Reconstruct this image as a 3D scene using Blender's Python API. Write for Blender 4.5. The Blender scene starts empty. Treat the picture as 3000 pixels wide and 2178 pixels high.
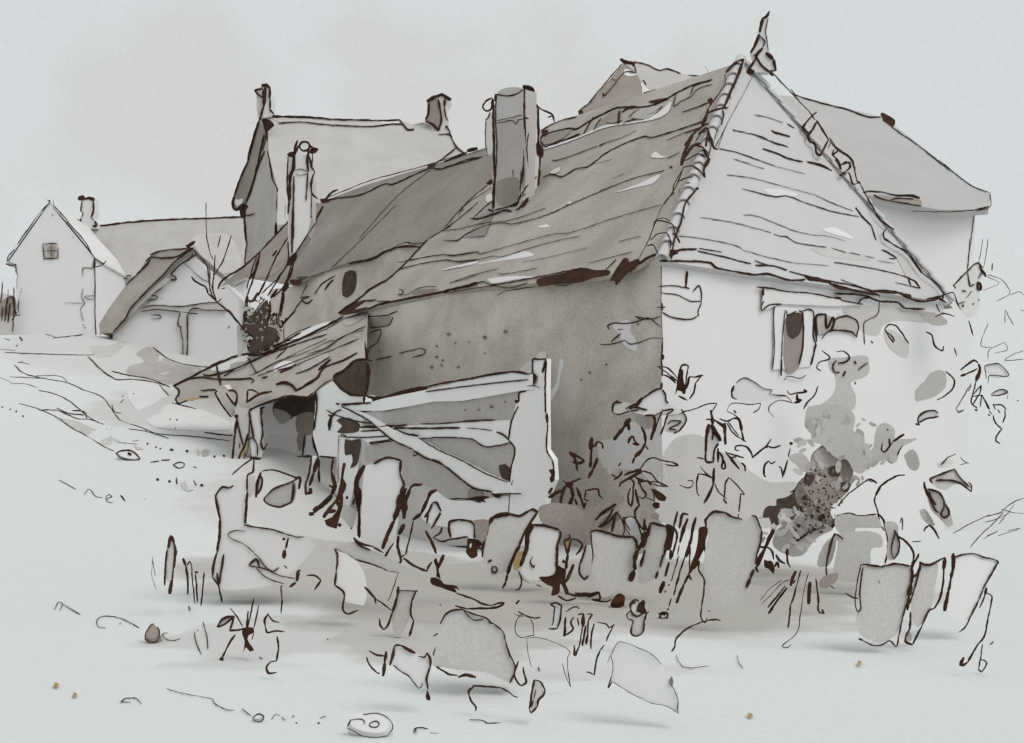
import bpy, bmesh, math, random
from mathutils import Vector, noise
from mathutils.geometry import tessellate_polygon, delaunay_2d_cdt
R_ = math.radians
sc = bpy.context.scene
COL = sc.collection
# ---------------------------------------------------------------- camera
EYE = Vector((0, 0, 1.6)); F = 3519.0; CX = 1500.0; HV = 1312.0
cam = bpy.data.cameras.new("camera"); camo = bpy.data.objects.new("camera", cam); COL.objects.link(camo)
camo.location = EYE; camo.rotation_euler = (R_(90), 0, 0)
cam.sensor_width = 36; cam.lens = 36 * F / 3000; cam.shift_y = (HV - 1089) / 3000
cam.clip_start = 0.1; cam.clip_end = 5000
sc.camera = camo
# ---------------------------------------------------------------- sky (pale overcast) and sun
SUN_EL, SUN_AZ = 50, 130            # azimuth clockwise from +Y: the sun stands to the right, a little behind the viewer
w = bpy.data.worlds.new("World"); sc.world = w; w.use_nodes = True
nt = w.node_tree; nt.nodes.clear()
def nn(t, **k):
    n = nt.nodes.new(t)
    for a, b in k.items(): setattr(n, a, b)
    return n
sky = nn("ShaderNodeTexSky", sky_type='NISHITA', sun_disc=False, sun_elevation=R_(SUN_EL), sun_rotation=R_(SUN_AZ), air_density=1, dust_density=3)
skm = nn("ShaderNodeVectorMath", operation='SCALE'); skm.inputs['Scale'].default_value = 0.10
nt.links.new(sky.outputs[0], skm.inputs[0])
tc = nn("ShaderNodeTexCoord")
n1 = nn("ShaderNodeTexNoise"); n1.inputs['Scale'].default_value = 9; n1.inputs['Detail'].default_value = 3; n1.inputs['Roughness'].default_value = .45
mp = nn("ShaderNodeMapping"); mp.inputs['Location'].default_value = (1.3, .2, .55); nt.links.new(tc.outputs['Generated'], mp.inputs[0]); nt.links.new(mp.outputs[0], n1.inputs['Vector'])
rp = nn("ShaderNodeValToRGB"); rp.color_ramp.interpolation = 'EASE'
rp.color_ramp.elements[0].position = .40; rp.color_ramp.elements[0].color = (.648, .668, .674, 1)
rp.color_ramp.elements[1].position = .62; rp.color_ramp.elements[1].color = (.56, .548, .53, 1)
rp.color_ramp.elements[0].position = .0; rp.color_ramp.elements[1].position = 1.0
acc = None
for (u_, v_, su, sv) in ((650, 420, 650, 330), (1250, 330, 620, 260), (1700, 300, 500, 260), (1150, 150, 420, 130)):
    c_ = Vector(((u_ - CX) / F, 1.0, (HV - v_) / F)).normalized()
    mpp = nn("ShaderNodeVectorMath", operation='NORMALIZE'); nt.links.new(tc.outputs['Generated'], mpp.inputs[0])
    dd = nn("ShaderNodeVectorMath", operation='SUBTRACT'); nt.links.new(mpp.outputs[0], dd.inputs[0]); dd.inputs[1].default_value = c_
    ds_ = nn("ShaderNodeVectorMath", operation='MULTIPLY'); nt.links.new(dd.outputs[0], ds_.inputs[0]); ds_.inputs[1].default_value = (F / su, F / su, F / sv)
    ln_ = nn("ShaderNodeVectorMath", operation='LENGTH'); nt.links.new(ds_.outputs[0], ln_.inputs[0])
    pw = nn("ShaderNodeMath", operation='ADD'); nt.links.new(ln_.outputs['Value'], pw.inputs[0]); nsc = nn("ShaderNodeMapRange"); nt.links.new(n1.outputs[0], nsc.inputs[0]); nsc.inputs['From Min'].default_value = .3; nsc.inputs['From Max'].default_value = .7; nsc.inputs['To Min'].default_value = -.55; nsc.inputs['To Max'].default_value = .55; nt.links.new(nsc.outputs[0], pw.inputs[1])
    mr_ = nn("ShaderNodeMapRange", interpolation_type='SMOOTHSTEP'); nt.links.new(pw.outputs[0], mr_.inputs[0])
    for k_, x_ in (('From Min', .35), ('From Max', 1.3), ('To Min', .42), ('To Max', 0)): mr_.inputs[k_].default_value = x_
    if acc is None: acc = mr_
    else:
        mm_ = nn("ShaderNodeMath", operation='MAXIMUM'); nt.links.new(acc.outputs[0], mm_.inputs[0]); nt.links.new(mr_.outputs[0], mm_.inputs[1]); acc = mm_
nt.links.new(acc.outputs[0], rp.inputs[0])
n2 = nn("ShaderNodeTexNoise"); n2.inputs['Scale'].default_value = 330; n2.inputs['Detail'].default_value = 3
nt.links.new(tc.outputs['Generated'], n2.inputs['Vector'])
gr = nn("ShaderNodeMapRange"); gr.inputs['To Min'].default_value = .94; gr.inputs['To Max'].default_value = 1.06
nt.links.new(n2.outputs[0], gr.inputs[0])
gm = nn("ShaderNodeVectorMath", operation='SCALE'); nt.links.new(rp.outputs[0], gm.inputs[0]); nt.links.new(gr.outputs[0], gm.inputs['Scale'])
mx = nn("ShaderNodeMix", data_type='RGBA'); mx.inputs['Factor'].default_value = .97
nt.links.new(skm.outputs[0], mx.inputs[6]); nt.links.new(gm.outputs[0], mx.inputs[7])
bg = nn("ShaderNodeBackground"); bg.inputs['Strength'].default_value = 1.0
nt.links.new(mx.outputs[2], bg.inputs[0])
wo = nn("ShaderNodeOutputWorld"); nt.links.new(bg.outputs[0], wo.inputs[0])
sl = bpy.data.lights.new("sun", 'SUN'); sl.energy = 1.2; sl.angle = R_(34); sl.color = (1, .975, .94)
so = bpy.data.objects.new("sun", sl); COL.objects.link(so)
a, e = R_(SUN_AZ), R_(SUN_EL)
sd = Vector((math.sin(a) * math.cos(e), math.cos(a) * math.cos(e), math.sin(e)))
so.rotation_euler = sd.to_track_quat('Z', 'Y').to_euler()
vs = sc.view_settings; sc.display_settings.display_device = 'sRGB'
vs.view_transform = 'Standard'; vs.look = 'None'; vs.exposure = 0.08; vs.gamma = 1; vs.use_curve_mapping = False
# ---------------------------------------------------------------- materials
MATS = {}
def mat(name, c1, c2, big=1.2, fine=60, fineamt=.5, rough=1.0, lo=.35, hi=.65, bump=.0, det=6):
    m = bpy.data.materials.new(name); m.use_nodes = True; t = m.node_tree
    b = t.nodes['Principled BSDF']; b.inputs['Roughness'].default_value = rough; b.inputs['Specular IOR Level'].default_value = .08
    tc = t.nodes.new("ShaderNodeTexCoord")
    a = t.nodes.new("ShaderNodeTexNoise"); a.inputs['Scale'].default_value = big; a.inputs['Detail'].default_value = det; a.inputs['Distortion'].default_value = .4
    f = t.nodes.new("ShaderNodeTexNoise"); f.inputs['Scale'].default_value = fine; f.inputs['Detail'].default_value = 4; f.inputs['Roughness'].default_value = .7
    for q in (a, f): t.links.new(tc.outputs['Object'], q.inputs['Vector'])
    mm = t.nodes.new("ShaderNodeMix"); mm.inputs[0].default_value = fineamt
    t.links.new(a.outputs[0], mm.inputs[2]); t.links.new(f.outputs[0], mm.inputs[3])
    r = t.nodes.new("ShaderNodeMapRange"); r.inputs['From Min'].default_value = lo; r.inputs['From Max'].default_value = hi
    t.links.new(mm.outputs[0], r.inputs[0])
    x = t.nodes.new("ShaderNodeMix"); x.data_type = 'RGBA'
    x.inputs[6].default_value = (*c1, 1); x.inputs[7].default_value = (*c2, 1)
    t.links.new(r.outputs[0], x.inputs[0]); t.links.new(x.outputs[2], b.inputs['Base Color'])
    if bump:
        bp = t.nodes.new("ShaderNodeBump"); bp.inputs['Strength'].default_value = bump; bp.inputs['Distance'].default_value = .01
        t.links.new(f.outputs[0], bp.inputs['Height']); t.links.new(bp.outputs[0], b.inputs['Normal'])
    MATS[name] = m; return m
def g(v, warm=.0): return (v * (1 + warm * 1.5), v, v * (1 - warm * 1.6))
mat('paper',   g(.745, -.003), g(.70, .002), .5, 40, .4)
mat('pale',    g(.72, .005), g(.65, .01), .8, 45, .5)
mat('light',   g(.57, .012), g(.46, .025), .9, 40, .6, lo=.38, hi=.62)
mat('mid',     g(.49, .025), g(.35, .045), 1.0, 42, .7, lo=.40, hi=.60)
mat('grey',    (.37, .335, .30), (.24, .21, .185), 1.2, 45, .6)
mat('dark',    (.125, .096, .078), (.042, .030, .024), 3, 50, .6)
mat('lime',    (.84, .845, .835), (.80, .805, .795), .5, 40, .4)
mat('roofpale',g(.52, .0), g(.45, .015), .8, 30, .6)
mat('ink',     (.072, .036, .024), (.026, .014, .010), 5, 60, .5)
mat('sepia',   (.085, .040, .024), (.035, .016, .011), 5, 60, .5)
mat('faint',   g(.25, .06), g(.14, .1), 5, 60, .5)
mat('ochre',   (.46, .33, .17), (.33, .23, .12), 5, 60, .5)
mat('shaded_plaster', g(.60, .045), g(.39, .07), 1.3, 42, .60, lo=.42, hi=.585)  # grey darkened so part of the side wall's shade sits in the colour
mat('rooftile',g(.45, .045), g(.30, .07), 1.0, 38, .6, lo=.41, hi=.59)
mat('thatch',  g(.50, .018), g(.41, .03), 1.0, 30, .6, lo=.40, hi=.60)
mat('slate',   g(.31, .05), g(.18, .07), .8, 32, .72, lo=.40, hi=.60)
mat('hiptile_lit', g(.60, -.005), g(.52, .005), .7, 40, .6)  # paler copy of the roof tile, the sunlit side put into the colour
# ---------------------------------------------------------------- pen traces: pixels of the photograph -> points on real surfaces
K = 800 / 2268.0
TL = dict(A=(0,200),B=(0,500),C=(600,200),D=(600,600),E=(1300,100),F=(1300,500),G=(2000,0),H=(1900,400),I=(0,900),J=(500,1000),
          K=(1000,1000),L=(1600,1000),M=(2200,700),N=(2200,1200),O=(500,1450),P=(1000,1400),Q=(1600,1400),R=(2200,1500),
          S=(1000,1678),U=(200,1678),V=(0,1300),W=(1600,1678))
def px(t, x, y):
    if t == 'Z': return (x * 1.32275, y * 1.32275)
    if t == 'Y': return (x, y)
    o = TL[t]; return (o[0] + x * K, o[1] + y * K)
def parse(s, dw=4):
    """'F w5:x,y x,y;...'  a capital letter sets the tile, wN: the pen width in source pixels, a word: a tone"""
    out = []; t = 'Z'
    for seg in s.replace('\n', ' ').split(';'):
        seg = seg.strip()
        if not seg: continue
        tag = dw
        if ':' in seg:
            h, seg = seg.split(':', 1)
            for q in h.split():
                if len(q) == 1 and q.isupper(): t = q
                elif q[0] == 'w' and q[1:].replace('.', '').isdigit(): tag = float(q[1:])
                else: tag = q
        pts = [px(t, *map(float, p.split(','))) for p in seg.split()]
        out.append((tag, pts))
    return out
def ray(u, v): return Vector(((u - CX) / F, 1.0, (HV - v) / F))
def P3(u, v, Y): return EYE + ray(u, v) * Y
def P3z(x, y, Y): u, v = px('Z', x, y); return P3(u, v, Y)
class Pl:
    def __init__(s, p, n):
        s.p = Vector(p); s.n = Vector(n).normalized()
        if s.n.dot(EYE - s.p) < 0: s.n = -s.n
    def hit(s, u, v, d=0.0):
        r = ray(u, v); p = s.p + s.n * d
        k = (p - EYE).dot(s.n) / r.dot(s.n)
        return EYE + r * k
def pl3(a, b, c): a, b, c = Vector(a), Vector(b), Vector(c); return Pl(a, (b - a).cross(c - a))
def front(Y, yaw=0, lean=0, x=0):
    n = Vector((math.sin(R_(yaw)), -math.cos(R_(yaw)), math.tan(R_(lean)))); return Pl((x, Y, 0), n)
def hgt(x, y):
    f = max(0, min(1, (-1.0 - x) / 4.0)); f = .84 * f * f * (3 - 2 * f) + .2 * max(0, min(1, (-x - 9) / 5))
    z = .22 * (math.sqrt((min(y, 39) - 16) ** 2 + 9) + (min(y, 39) - 16)) / 2 if y > 6 else 0
    z = max(0, z - .04) + .09 * max(0, min(y, 62) - 39)
    return z * f + .035 * noise.noise(Vector((x * .5, y * .5, 3.1)))
class Gr:
    def hit(s, u, v, d=0.0):
        r = ray(u, v); k = 4.0
        while k < 70:
            p = EYE + r * k
            if p.z <= hgt(p.x, p.y) + d: break
            k += .05
        return EYE + r * (k - .02)
GROUND = Gr()
def smooth(pts, step=5.0, closed=False):
    if len(pts) == 1: return pts
    P = [Vector((p[0], p[1])) for p in pts]
    n = len(P); out = []
    rng = range(n if closed else n - 1)
    for i in rng:
        if closed: p0, p1, p2, p3 = P[i - 1], P[i], P[(i + 1) % n], P[(i + 2) % n]
        else: p0, p1, p2, p3 = P[max(i - 1, 0)], P[i], P[i + 1], P[min(i + 2, n - 1)]
        L = (p2 - p1).length; m = max(1, int(L / step))
        for j in range(m):
            t = j / m
            m1 = (p2 - p0) * (L / max(1e-6, L + (p1 - p0).length)); m2 = (p3 - p1) * (L / max(1e-6, L + (p3 - p2).length))
            q = p1 * (2 * t ** 3 - 3 * t * t + 1) + m1 * (t ** 3 - 2 * t * t + t) + p2 * (3 * t * t - 2 * t ** 3) + m2 * (t ** 3 - t * t)
            out.append((q.x, q.y))
    if not closed: out.append((P[-1].x, P[-1].y))
    return out
def wloc(o): return o.location + (wloc(o.parent) if o.parent else Vector((0, 0, 0)))
class MB:
    def __init__(s): s.v = []; s.f = []; s.m = []; s.mats = []
    def mi(s, name):
        if name not in s.mats: s.mats.append(name)
        return s.mats.index(name)
    def add(s, vs, fs, m):
        b = len(s.v); s.v += [Vector(x) for x in vs]; k = s.mi(m)
        for f in fs: s.f.append(tuple(i + b for i in f)); s.m.append(k)
    def prism(s, poly, vec, m, back=None):
        n = len(poly); vec = Vector(vec)
        vs = [Vector(p) for p in poly] + [Vector(p) + vec for p in poly]
        s.add(vs, [tuple(range(n))], m)
        s.add(vs, [tuple(range(2 * n - 1, n - 1, -1))] + [(i, n + i, n + (i + 1) % n, (i + 1) % n) for i in range(n)], back or m)
    def box(s, c, ax, ay, az, m):
        c, ax, ay, az = map(Vector, (c, ax, ay, az))
        s.prism([c - ax - ay - az, c + ax - ay - az, c + ax + ay - az, c - ax + ay - az], az * 2, m)
    def tube(s, pts, rad, m, k=5, flat=None):
        n = len(pts)
        if n < 2: return
        ring = []
        up = Vector((0, 0, 1))
        prev = None
        for i in range(n):
            d = (pts[min(i + 1, n - 1)] - pts[max(i - 1, 0)])
            if d.length < 1e-7: d = Vector((1, 0, 0))
            d.normalize()
            if prev is None:
                a = d.cross(up)
                if a.length < .1: a = d.cross(Vector((0, 1, 0)))
            else: a = prev - d * prev.dot(d)
            if a.length < 1e-5: a = d.orthogonal()
            a.normalize(); prev = a; b = d.cross(a)
            r = rad[i]
            ring.append([pts[i] + (a * math.cos(6.2832 * q / k) + b * math.sin(6.2832 * q / k)) * r for q in range(k)])
        vs = [p for r_ in ring for p in r_]; fs = []
        for i in range(n - 1):
            for q in range(k): fs.append((i * k + q, i * k + (q + 1) % k, (i + 1) * k + (q + 1) % k, (i + 1) * k + q))
        fs.append(tuple(range(k - 1, -1, -1))); fs.append(tuple((n - 1) * k + q for q in range(k)))
        s.add(vs, fs, m)
    def stroke(s, w, pts, surf, m='ink', d=.012, scale=1.0):
        """one pen line of varying pressure lying on a surface"""
        rnd = random.Random(int(pts[0][0] * 7 + pts[0][1] * 13))
        if len(pts) == 1:                                  # a dot
            u, v = pts[0]; r = w * .55
            s.blob([(u + r * math.cos(q * 1.047 + .3) * rnd.uniform(.8, 1.2), v + r * math.sin(q * 1.047 + .3) * rnd.uniform(.7, 1.1)) for q in range(6)], surf, m, d); return
        sp = smooth(pts); out = []; rad = []; n = len(sp); sd_ = rnd.uniform(0, 99)
        for i, (u, v) in enumerate(sp):
            u2 = u + 1.3 * noise.noise(Vector((i * .35, sd_, 0))); v2 = v + 1.3 * noise.noise(Vector((i * .35, sd_, 9)))
            p = surf.hit(u2, v2, d)
            pr = 1 + .5 * noise.noise(Vector((i * .22, sd_, 4))) + .25 * noise.noise(Vector((i * 1.1, sd_, 7)))
            e = min(i, n - 1 - i)
            if e < 2: pr *= .62 + .19 * e
            rad.append(max(.5, w * .5 * pr * (.74 if w < 5 else .81 if w < 7 else .88) * scale) * (p - EYE).y / F); out.append(p)
        s.tube(out, rad, m)
    def blob(s, pts, surf, m, d=.02, rough=1.2, closed=True):
        """a filled pool of ink or wash, a thin sheet standing proud of its surface"""
        sp = smooth(pts, 9, True) if len(pts) > 5 or rough else pts
        sp = [(u + rough * noise.noise(Vector((u * .13, v * .13, 1))), v + rough * noise.noise(Vector((u * .13, v * .13, 5)))) for u, v in sp]
        if surf is GROUND:
            vs2 = [Vector(p) for p in sp]; n0 = len(vs2)
            us = [p[0] for p in sp]; vv = [p[1] for p in sp]
            def inside(x, y):
                c = False
                for i in range(n0):
                    (x1, y1), (x2, y2) = sp[i], sp[i - 1]
                    if (y1 > y) != (y2 > y) and x < (x2 - x1) * (y - y1) / (y2 - y1 + 1e-9) + x1: c = not c
                return c
            x = min(us)
            while x < max(us):
                y = min(vv)
                while y < max(vv):
                    if inside(x, y): vs2.append(Vector((x, y)))
                    y += 5
                x += 14
            vo, _, fo, _, _, _ = delaunay_2d_cdt(vs2, [], [list(range(n0))], 1, 1e-4)
            s.add([surf.hit(q.x, q.y, d) for q in vo], [tuple(f) for f in fo], m); return
        A = [surf.hit(u, v, d) for u, v in sp]; B = [surf.hit(u, v, d - .004) if d < .05 else surf.hit(u, v, d - .04) for u, v in sp]
        s.face_tess(A, B, m)
    def face_tess(s, A, B, m):
        n = len(A); tris = tessellate_polygon([A])
        vs = A + B; fs = []
        for t in tris: fs.append(tuple(t)); fs.append((t[2] + n, t[1] + n, t[0] + n))
        for i in range(n): fs.append((i, n + i, n + (i + 1) % n, (i + 1) % n))
        s.add(vs, fs, m)
    def leaf(s, pts, surf, m, th=.05):
        """a leaf, clump or board of real thickness with a rounded edge, face on the given plane"""
        sp = smooth(pts, 8, True)
        sp = [(u + 1.5 * noise.noise(Vector((u * .1, v * .1, 1))), v + 1.5 * noise.noise(Vector((u * .1, v * .1, 5)))) for u, v in sp]
        A = [surf.hit(u, v, 0) for u, v in sp]; B = [surf.hit(u, v, -th) for u, v in sp]
        s.face_tess(A, B, m)
    def strokes(s, data, surf, m='ink', d=.012, scale=1.0):
        for wd, pts in (parse(data) if isinstance(data, str) else data):
            if isinstance(wd, str): s.blob(pts, surf, wd if wd in MATS else 'ink', d * .75)
            else: s.stroke(wd, pts, surf, m, d, scale)
    def fills(s, data, surf, d=.004, step=.0015):
        for i, (t, pts) in enumerate(parse(data)): s.blob(pts, surf, t, d + i * step)
    def build(s, name, parent=None, origin=None):
        me = bpy.data.meshes.new(name)
        o = bpy.data.objects.new(name, me); COL.objects.link(o)
        org = Vector(origin) if origin is not None else Vector((0, 0, 0))
        if parent is not None: o.parent = parent; off = wloc(parent)
        else: o.location = org; off = org
        me.from_pydata([v - off for v in s.v], [], s.f)
        for q in s.mats: me.materials.append(MATS[q])
        me.polygons.foreach_set('material_index', s.m)
        me.validate(); me.update()
        return o
def tag(o, label=None, cat=None, group=None, kind=None):
    for k, v in (('label', label), ('category', cat), ('group', group), ('kind', kind)):
        if v: o[k] = v
    return o
def thing(name, label, cat, loc, group=None):
    o = bpy.data.objects.new(name, None); COL.objects.link(o); o.location = loc; o.empty_display_size = .2
    return tag(o, label, cat, group)
# ================================================================ GROUND
GM = bpy.data.materials.new('ground'); GM.use_nodes = True
def ground_mat():
    t = GM.node_tree; b = t.nodes['Principled BSDF']; b.inputs['Roughness'].default_value = 1; b.inputs['Specular IOR Level'].default_value = .05
    tc = t.nodes.new("ShaderNodeTexCoord"); N = t.nodes.new; Lk = t.links.new
    dn = N("ShaderNodeTexNoise"); dn.inputs['Scale'].default_value = .9; dn.inputs['Detail'].default_value = 3; Lk(tc.outputs['Object'], dn.inputs[0])
    ds = N("ShaderNodeVectorMath"); ds.operation = 'SUBTRACT'; Lk(dn.outputs['Color'], ds.inputs[0]); ds.inputs[1].default_value = (.5, .5, .5)
    dm = N("ShaderNodeVectorMath"); dm.operation = 'SCALE'; Lk(ds.outputs[0], dm.inputs[0]); dm.inputs['Scale'].default_value = 2.4
    ad = N("ShaderNodeVectorMath"); ad.operation = 'ADD'; Lk(tc.outputs['Object'], ad.inputs[0]); Lk(dm.outputs[0], ad.inputs[1])
    tot = None
    for (x, y, rx, ry, amt) in DIRT:
        mp = N("ShaderNodeMapping"); mp.vector_type = 'POINT'
        mp.inputs['Location'].default_value = (-x / rx, -y / ry, 0); mp.inputs['Scale'].default_value = (1 / rx, 1 / ry, 0)
        Lk(ad.outputs[0], mp.inputs[0])
        ln = N("ShaderNodeVectorMath"); ln.operation = 'LENGTH'; Lk(mp.outputs[0], ln.inputs[0])
        mr = N("ShaderNodeMapRange"); mr.interpolation_type = 'SMOOTHSTEP'
        for i_, v_ in (('From Min', .75), ('From Max', 1.1), ('To Min', amt), ('To Max', 0)): mr.inputs[i_].default_value = v_
        Lk(ln.outputs['Value'], mr.inputs[0])
        if tot is None: tot = mr
        else:
            q = N("ShaderNodeMath"); q.operation = 'MAXIMUM'; Lk(tot.outputs[0], q.inputs[0]); Lk(mr.outputs[0], q.inputs[1]); tot = q
    fn = N("ShaderNodeTexNoise"); fn.inputs['Scale'].default_value = 22; fn.inputs['Detail'].default_value = 6; Lk(tc.outputs['Object'], fn.inputs[0])
    fr = N("ShaderNodeMapRange"); fr.inputs['To Min'].default_value = .93; fr.inputs['To Max'].default_value = 1.07; Lk(fn.outputs[0], fr.inputs[0])
    x = N("ShaderNodeMix"); x.data_type = 'RGBA'; x.inputs[6].default_value = (.668, .684, .682, 1); x.inputs[7].default_value = (.37, .345, .305, 1)
    Lk(tot.outputs[0], x.inputs[0])
    sc_ = N("ShaderNodeVectorMath"); sc_.operation = 'SCALE'; Lk(x.outputs[2], sc_.inputs[0]); Lk(fr.outputs[0], sc_.inputs['Scale'])
    Lk(sc_.outputs[0], b.inputs['Base Color'])
    bp = N("ShaderNodeBump"); bp.inputs['Strength'].default_value = .35; bp.inputs['Distance'].default_value = .012
    Lk(fn.outputs[0], bp.inputs['Height']); Lk(bp.outputs[0], b.inputs['Normal'])
def gp(x, y):
    u, v = px('Z', x, y); p = GROUND.hit(u, v); return p.x, p.y
DIRT = []
for (x, y, rx, ry, a_) in ((760, 1260, 1.9, 3.4, .68), (1100, 1300, 2.2, 3.8, .78), (1480, 1300, 2.3, 3.8, .76), (1720, 1290, 1.7, 2.8, .62), (620, 1420, 1.0, 1.4, .32),
                           (980, 1410, 1.3, 1.3, .58), (330, 790, 5, 5, .22), (430, 900, 2.6, 3.4, .32), (1350, 1370, 1.6, 1.4, .42), (800, 1150, 3, 4, .30), (1200, 1480, 1.0, .8, .18)):
    q = gp(x, y); DIRT.append((q[0], q[1], rx, ry, a_))
ground_mat(); MATS['ground'] = GM
b = MB()
xs = [-900, -400, -200, -110, -70, -50] + [-40 + i * .75 for i in range(108)] + [50, 70, 110, 200, 400, 900]
ys = [-30, -15, -6, 0] + [2 + i * .75 for i in range(100)] + [84, 100, 130, 180, 300, 600, 1200]
vs = [(x, y, hgt(x, y)) for y in ys for x in xs]; nx = len(xs)
b.add(vs, [(j * nx + i, j * nx + i + 1, (j + 1) * nx + i + 1, (j + 1) * nx + i) for j in range(len(ys) - 1) for i in range(nx - 1)], 'ground')
b.strokes("""I w4:120,480 190,545 350,590 560,630 700,690 850,750 930,850 1000,940 1170,1000 1300,1050 1600,1075 1900,1110;w4:40,378 350,390 720,400 780,395;
w5:730,410 850,530 970,600 1100,600 1300,630 1410,665;w5:930,535 1100,575 1250,600 1400,660;w4:1320,640 1400,730 1460,740;w3:1430,795 1500,810 1635,845;
w4:440,260 600,240 830,215 1050,235 1150,290 1240,310 1430,330 1455,350;w5:1240,315 1400,430 1550,480 1740,500;w2:0,350 130,360;w3:80,580 340,590;w3:300,570 500,575 560,620;
w3:110,635 220,640 310,670;w4:320,690 480,730 600,800 720,900;w4:160,800 330,850 480,920 560,980 700,1060 850,1150 950,1200;w4:330,855 480,860 650,930 740,930 850,970;
w5:470,840 560,880 700,900;w5:600,860 700,870 720,920;w6:1250,1290 1320,1280;w6:1340,1275 1410,1270;w5:1440,1310 1480,1290 1530,1300 1520,1330 1470,1335 1440,1310;w6:1610,1325 1630,1335;
w4:1060,1010 1200,1030 1400,1090;w6:1700,1040 1830,1060 1990,1070;w4:930,810 950,870 1010,880;w4:880,1010 920,1020 945,1010;w3:980,1125 1140,1140;w3:1100,1115 1155,1105;
w3:720,900 820,960 860,975;w5:150,460 190,455;w3:150,455 240,475;w5:40,262 80,275;w6:165,250 185,280;w6:140,320;w2:150,185 210,180 380,225 465,250;w5:195,135 215,170;w2:0,585 60,610 110,640;
w5:20,830;w5:85,848;w5:135,865;w6:190,905;w4:1110,720;w4:1020,740;w3:1000,795 1030,765;w5:1413,932;w5:1467,937;w5:1455,1008;w5:1567,975;w6:1225,1135;w6:1295,1165;w5:1332,1175;w9:1425,1185;w8:1555,1195;w7:1782,1240;w7:1860,1235""", GROUND, 'ink', .01)
b.strokes("""V w3:490,300 630,380;w3:700,420 740,380 800,440 850,450;w3:880,460 930,440 910,420 880,440 890,480 940,490;w5:1000,430 1040,475;w3:1200,460;w9:1310,297;w8:1410,314;w6:1465,285 1470,335;w9:1675,345;w6:1610,310 1630,345;
w3:450,1380 490,1315 520,1330 500,1380;w3:520,1330 660,1418;w3:520,1335 500,1380;w5:1570,1350 1580,1385;U w3:0,290 100,345;w4:310,460 250,450 235,400 280,365 400,370 500,410 590,460;w4:430,420;
w4:830,500 780,510 810,550 870,565 930,545;w4:1050,490 1060,580 1110,680;w4:1120,410 1150,520 1160,630;w4:520,1075 440,1075 480,1045 560,1045 610,1090;w3:815,960 900,990 1100,1030 1200,1050;w4:1200,1050 1220,1090 1320,1140 1380,1145;
w4:1440,1130 1520,1190;w4:1690,1220 1720,1180 1760,1190;w4:1775,1200 1800,1225;w5:1870,1190;w5:1895,1248;w4:2140,1190 2090,1210;w6:2080,1250;w5:1000,280 1010,310;w5:1590,700 1610,715;w4:1075,475;w4:2155,552;
S w4:1070,1220 1180,1230 1220,1250 1320,1245;w5:600,1330 620,1290 720,1295;w5:620,1290 620,1335;w4:740,1330 810,1335;w5:1640,800;w4:1635,785 1645,820;w4:825,265;W w3:1590,680 1600,750 1635,795;w3:1080,680 1100,740 1160,790 1350,775;w4:1355,318;w5:990,155;w4:1020,100""", GROUND, 'ink', .01)
b.fills("I light:470,920 640,950 780,1010 930,1075 910,1150 750,1070 560,970;light:930,1090 1000,1110 960,1130;light:1110,1150 1200,1180 1130,1180;mid:1680,1185 1740,1190 1730,1235 1680,1240;light:1630,1180 1660,1190 1650,1240;V light:1500,330 1540,310 1560,380 1610,380 1570,400 1510,370;W ochre:1670,1170 1700,1165 1720,1190 1690,1210;Z ochre:120,1512 130,1514 128,1524 119,1520;ochre:163,1533 171,1536 168,1545 161,1541;ochre:1900,1463 1909,1466 1906,1474 1899,1471", GROUND, .006)
b.fills("I mid:1240,330 1310,380 1420,440 1550,480 1680,515 1600,590 1480,630 1400,640 1250,590 1060,560 1060,500 1200,450 1130,390;light:740,330 900,320 960,300 1080,270 1000,340 940,400 800,410;pale:1100,620 1300,650 1400,740 1900,950 1900,1020 1300,1000 1180,900 1060,740", GROUND, .005)
g_ = b.build('ground'); tag(g_, kind='structure')
for p in g_.data.polygons[:(len(xs) - 1) * (len(ys) - 1)]: p.use_smooth = True

# ================================================================ MAIN COTTAGE
C0 = Vector((2.228, 17.9, 0)); dL = Vector((-.638, .770, 0)); dR = Vector((.770, .638, 0))
def hs(s, t, z): return C0 + dL * s + dR * t + Vector((0, 0, z))
ZE, ZR, TW, SL_, SH_ = 4.47, 8.62, 7.78, 8.02, 1.71
TM = TW / 2
WL = Pl(hs(0, 0, 0), -dR); WR = Pl(hs(0, 0, 0), -dL)
OV = .12
eL = [hs(-OV, -OV, ZE - .12), hs(8.55, -OV, ZE - .12), hs(SH_, TM, ZR)]
RL = pl3(*eL[:3]); RH = pl3(hs(-OV, -OV, ZE - .12), hs(-OV, TW + OV, ZE - .12), hs(SH_, TM, ZR))
cot = thing('cottage', 'large old cottage with steep hipped tile roof, grey side wall and white end wall', 'house', hs(0, 0, 0))
b = MB(); b.box(hs(4.104, .15, ZE / 2 - .25), dL * 4.1, dR * .15, (0, 0, ZE / 2 + .25), 'shaded_plaster')
b.fills("F paper:1400,1290 1520,1240 1560,1260 1545,1330 1590,1400 1600,1500 1480,1430 1460,1360;K paper:1820,140 1850,170 1830,260 1800,400 1770,460 1705,520 1712,470 1780,350 1800,260;D grey:1375,955 1560,930 1530,995 1380,1020;grey:1700,720 1940,700 1900,725 1720,745", WL)
b.fills("L pale:430,840 560,800 640,700 900,640 950,700 950,1250 800,1100 620,1060 480,1050", WL, .003)
b.fills("K pale:1590,160 1650,90 1700,80 1700,150 1700,300 1480,260 1540,170", WL, .006)
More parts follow.
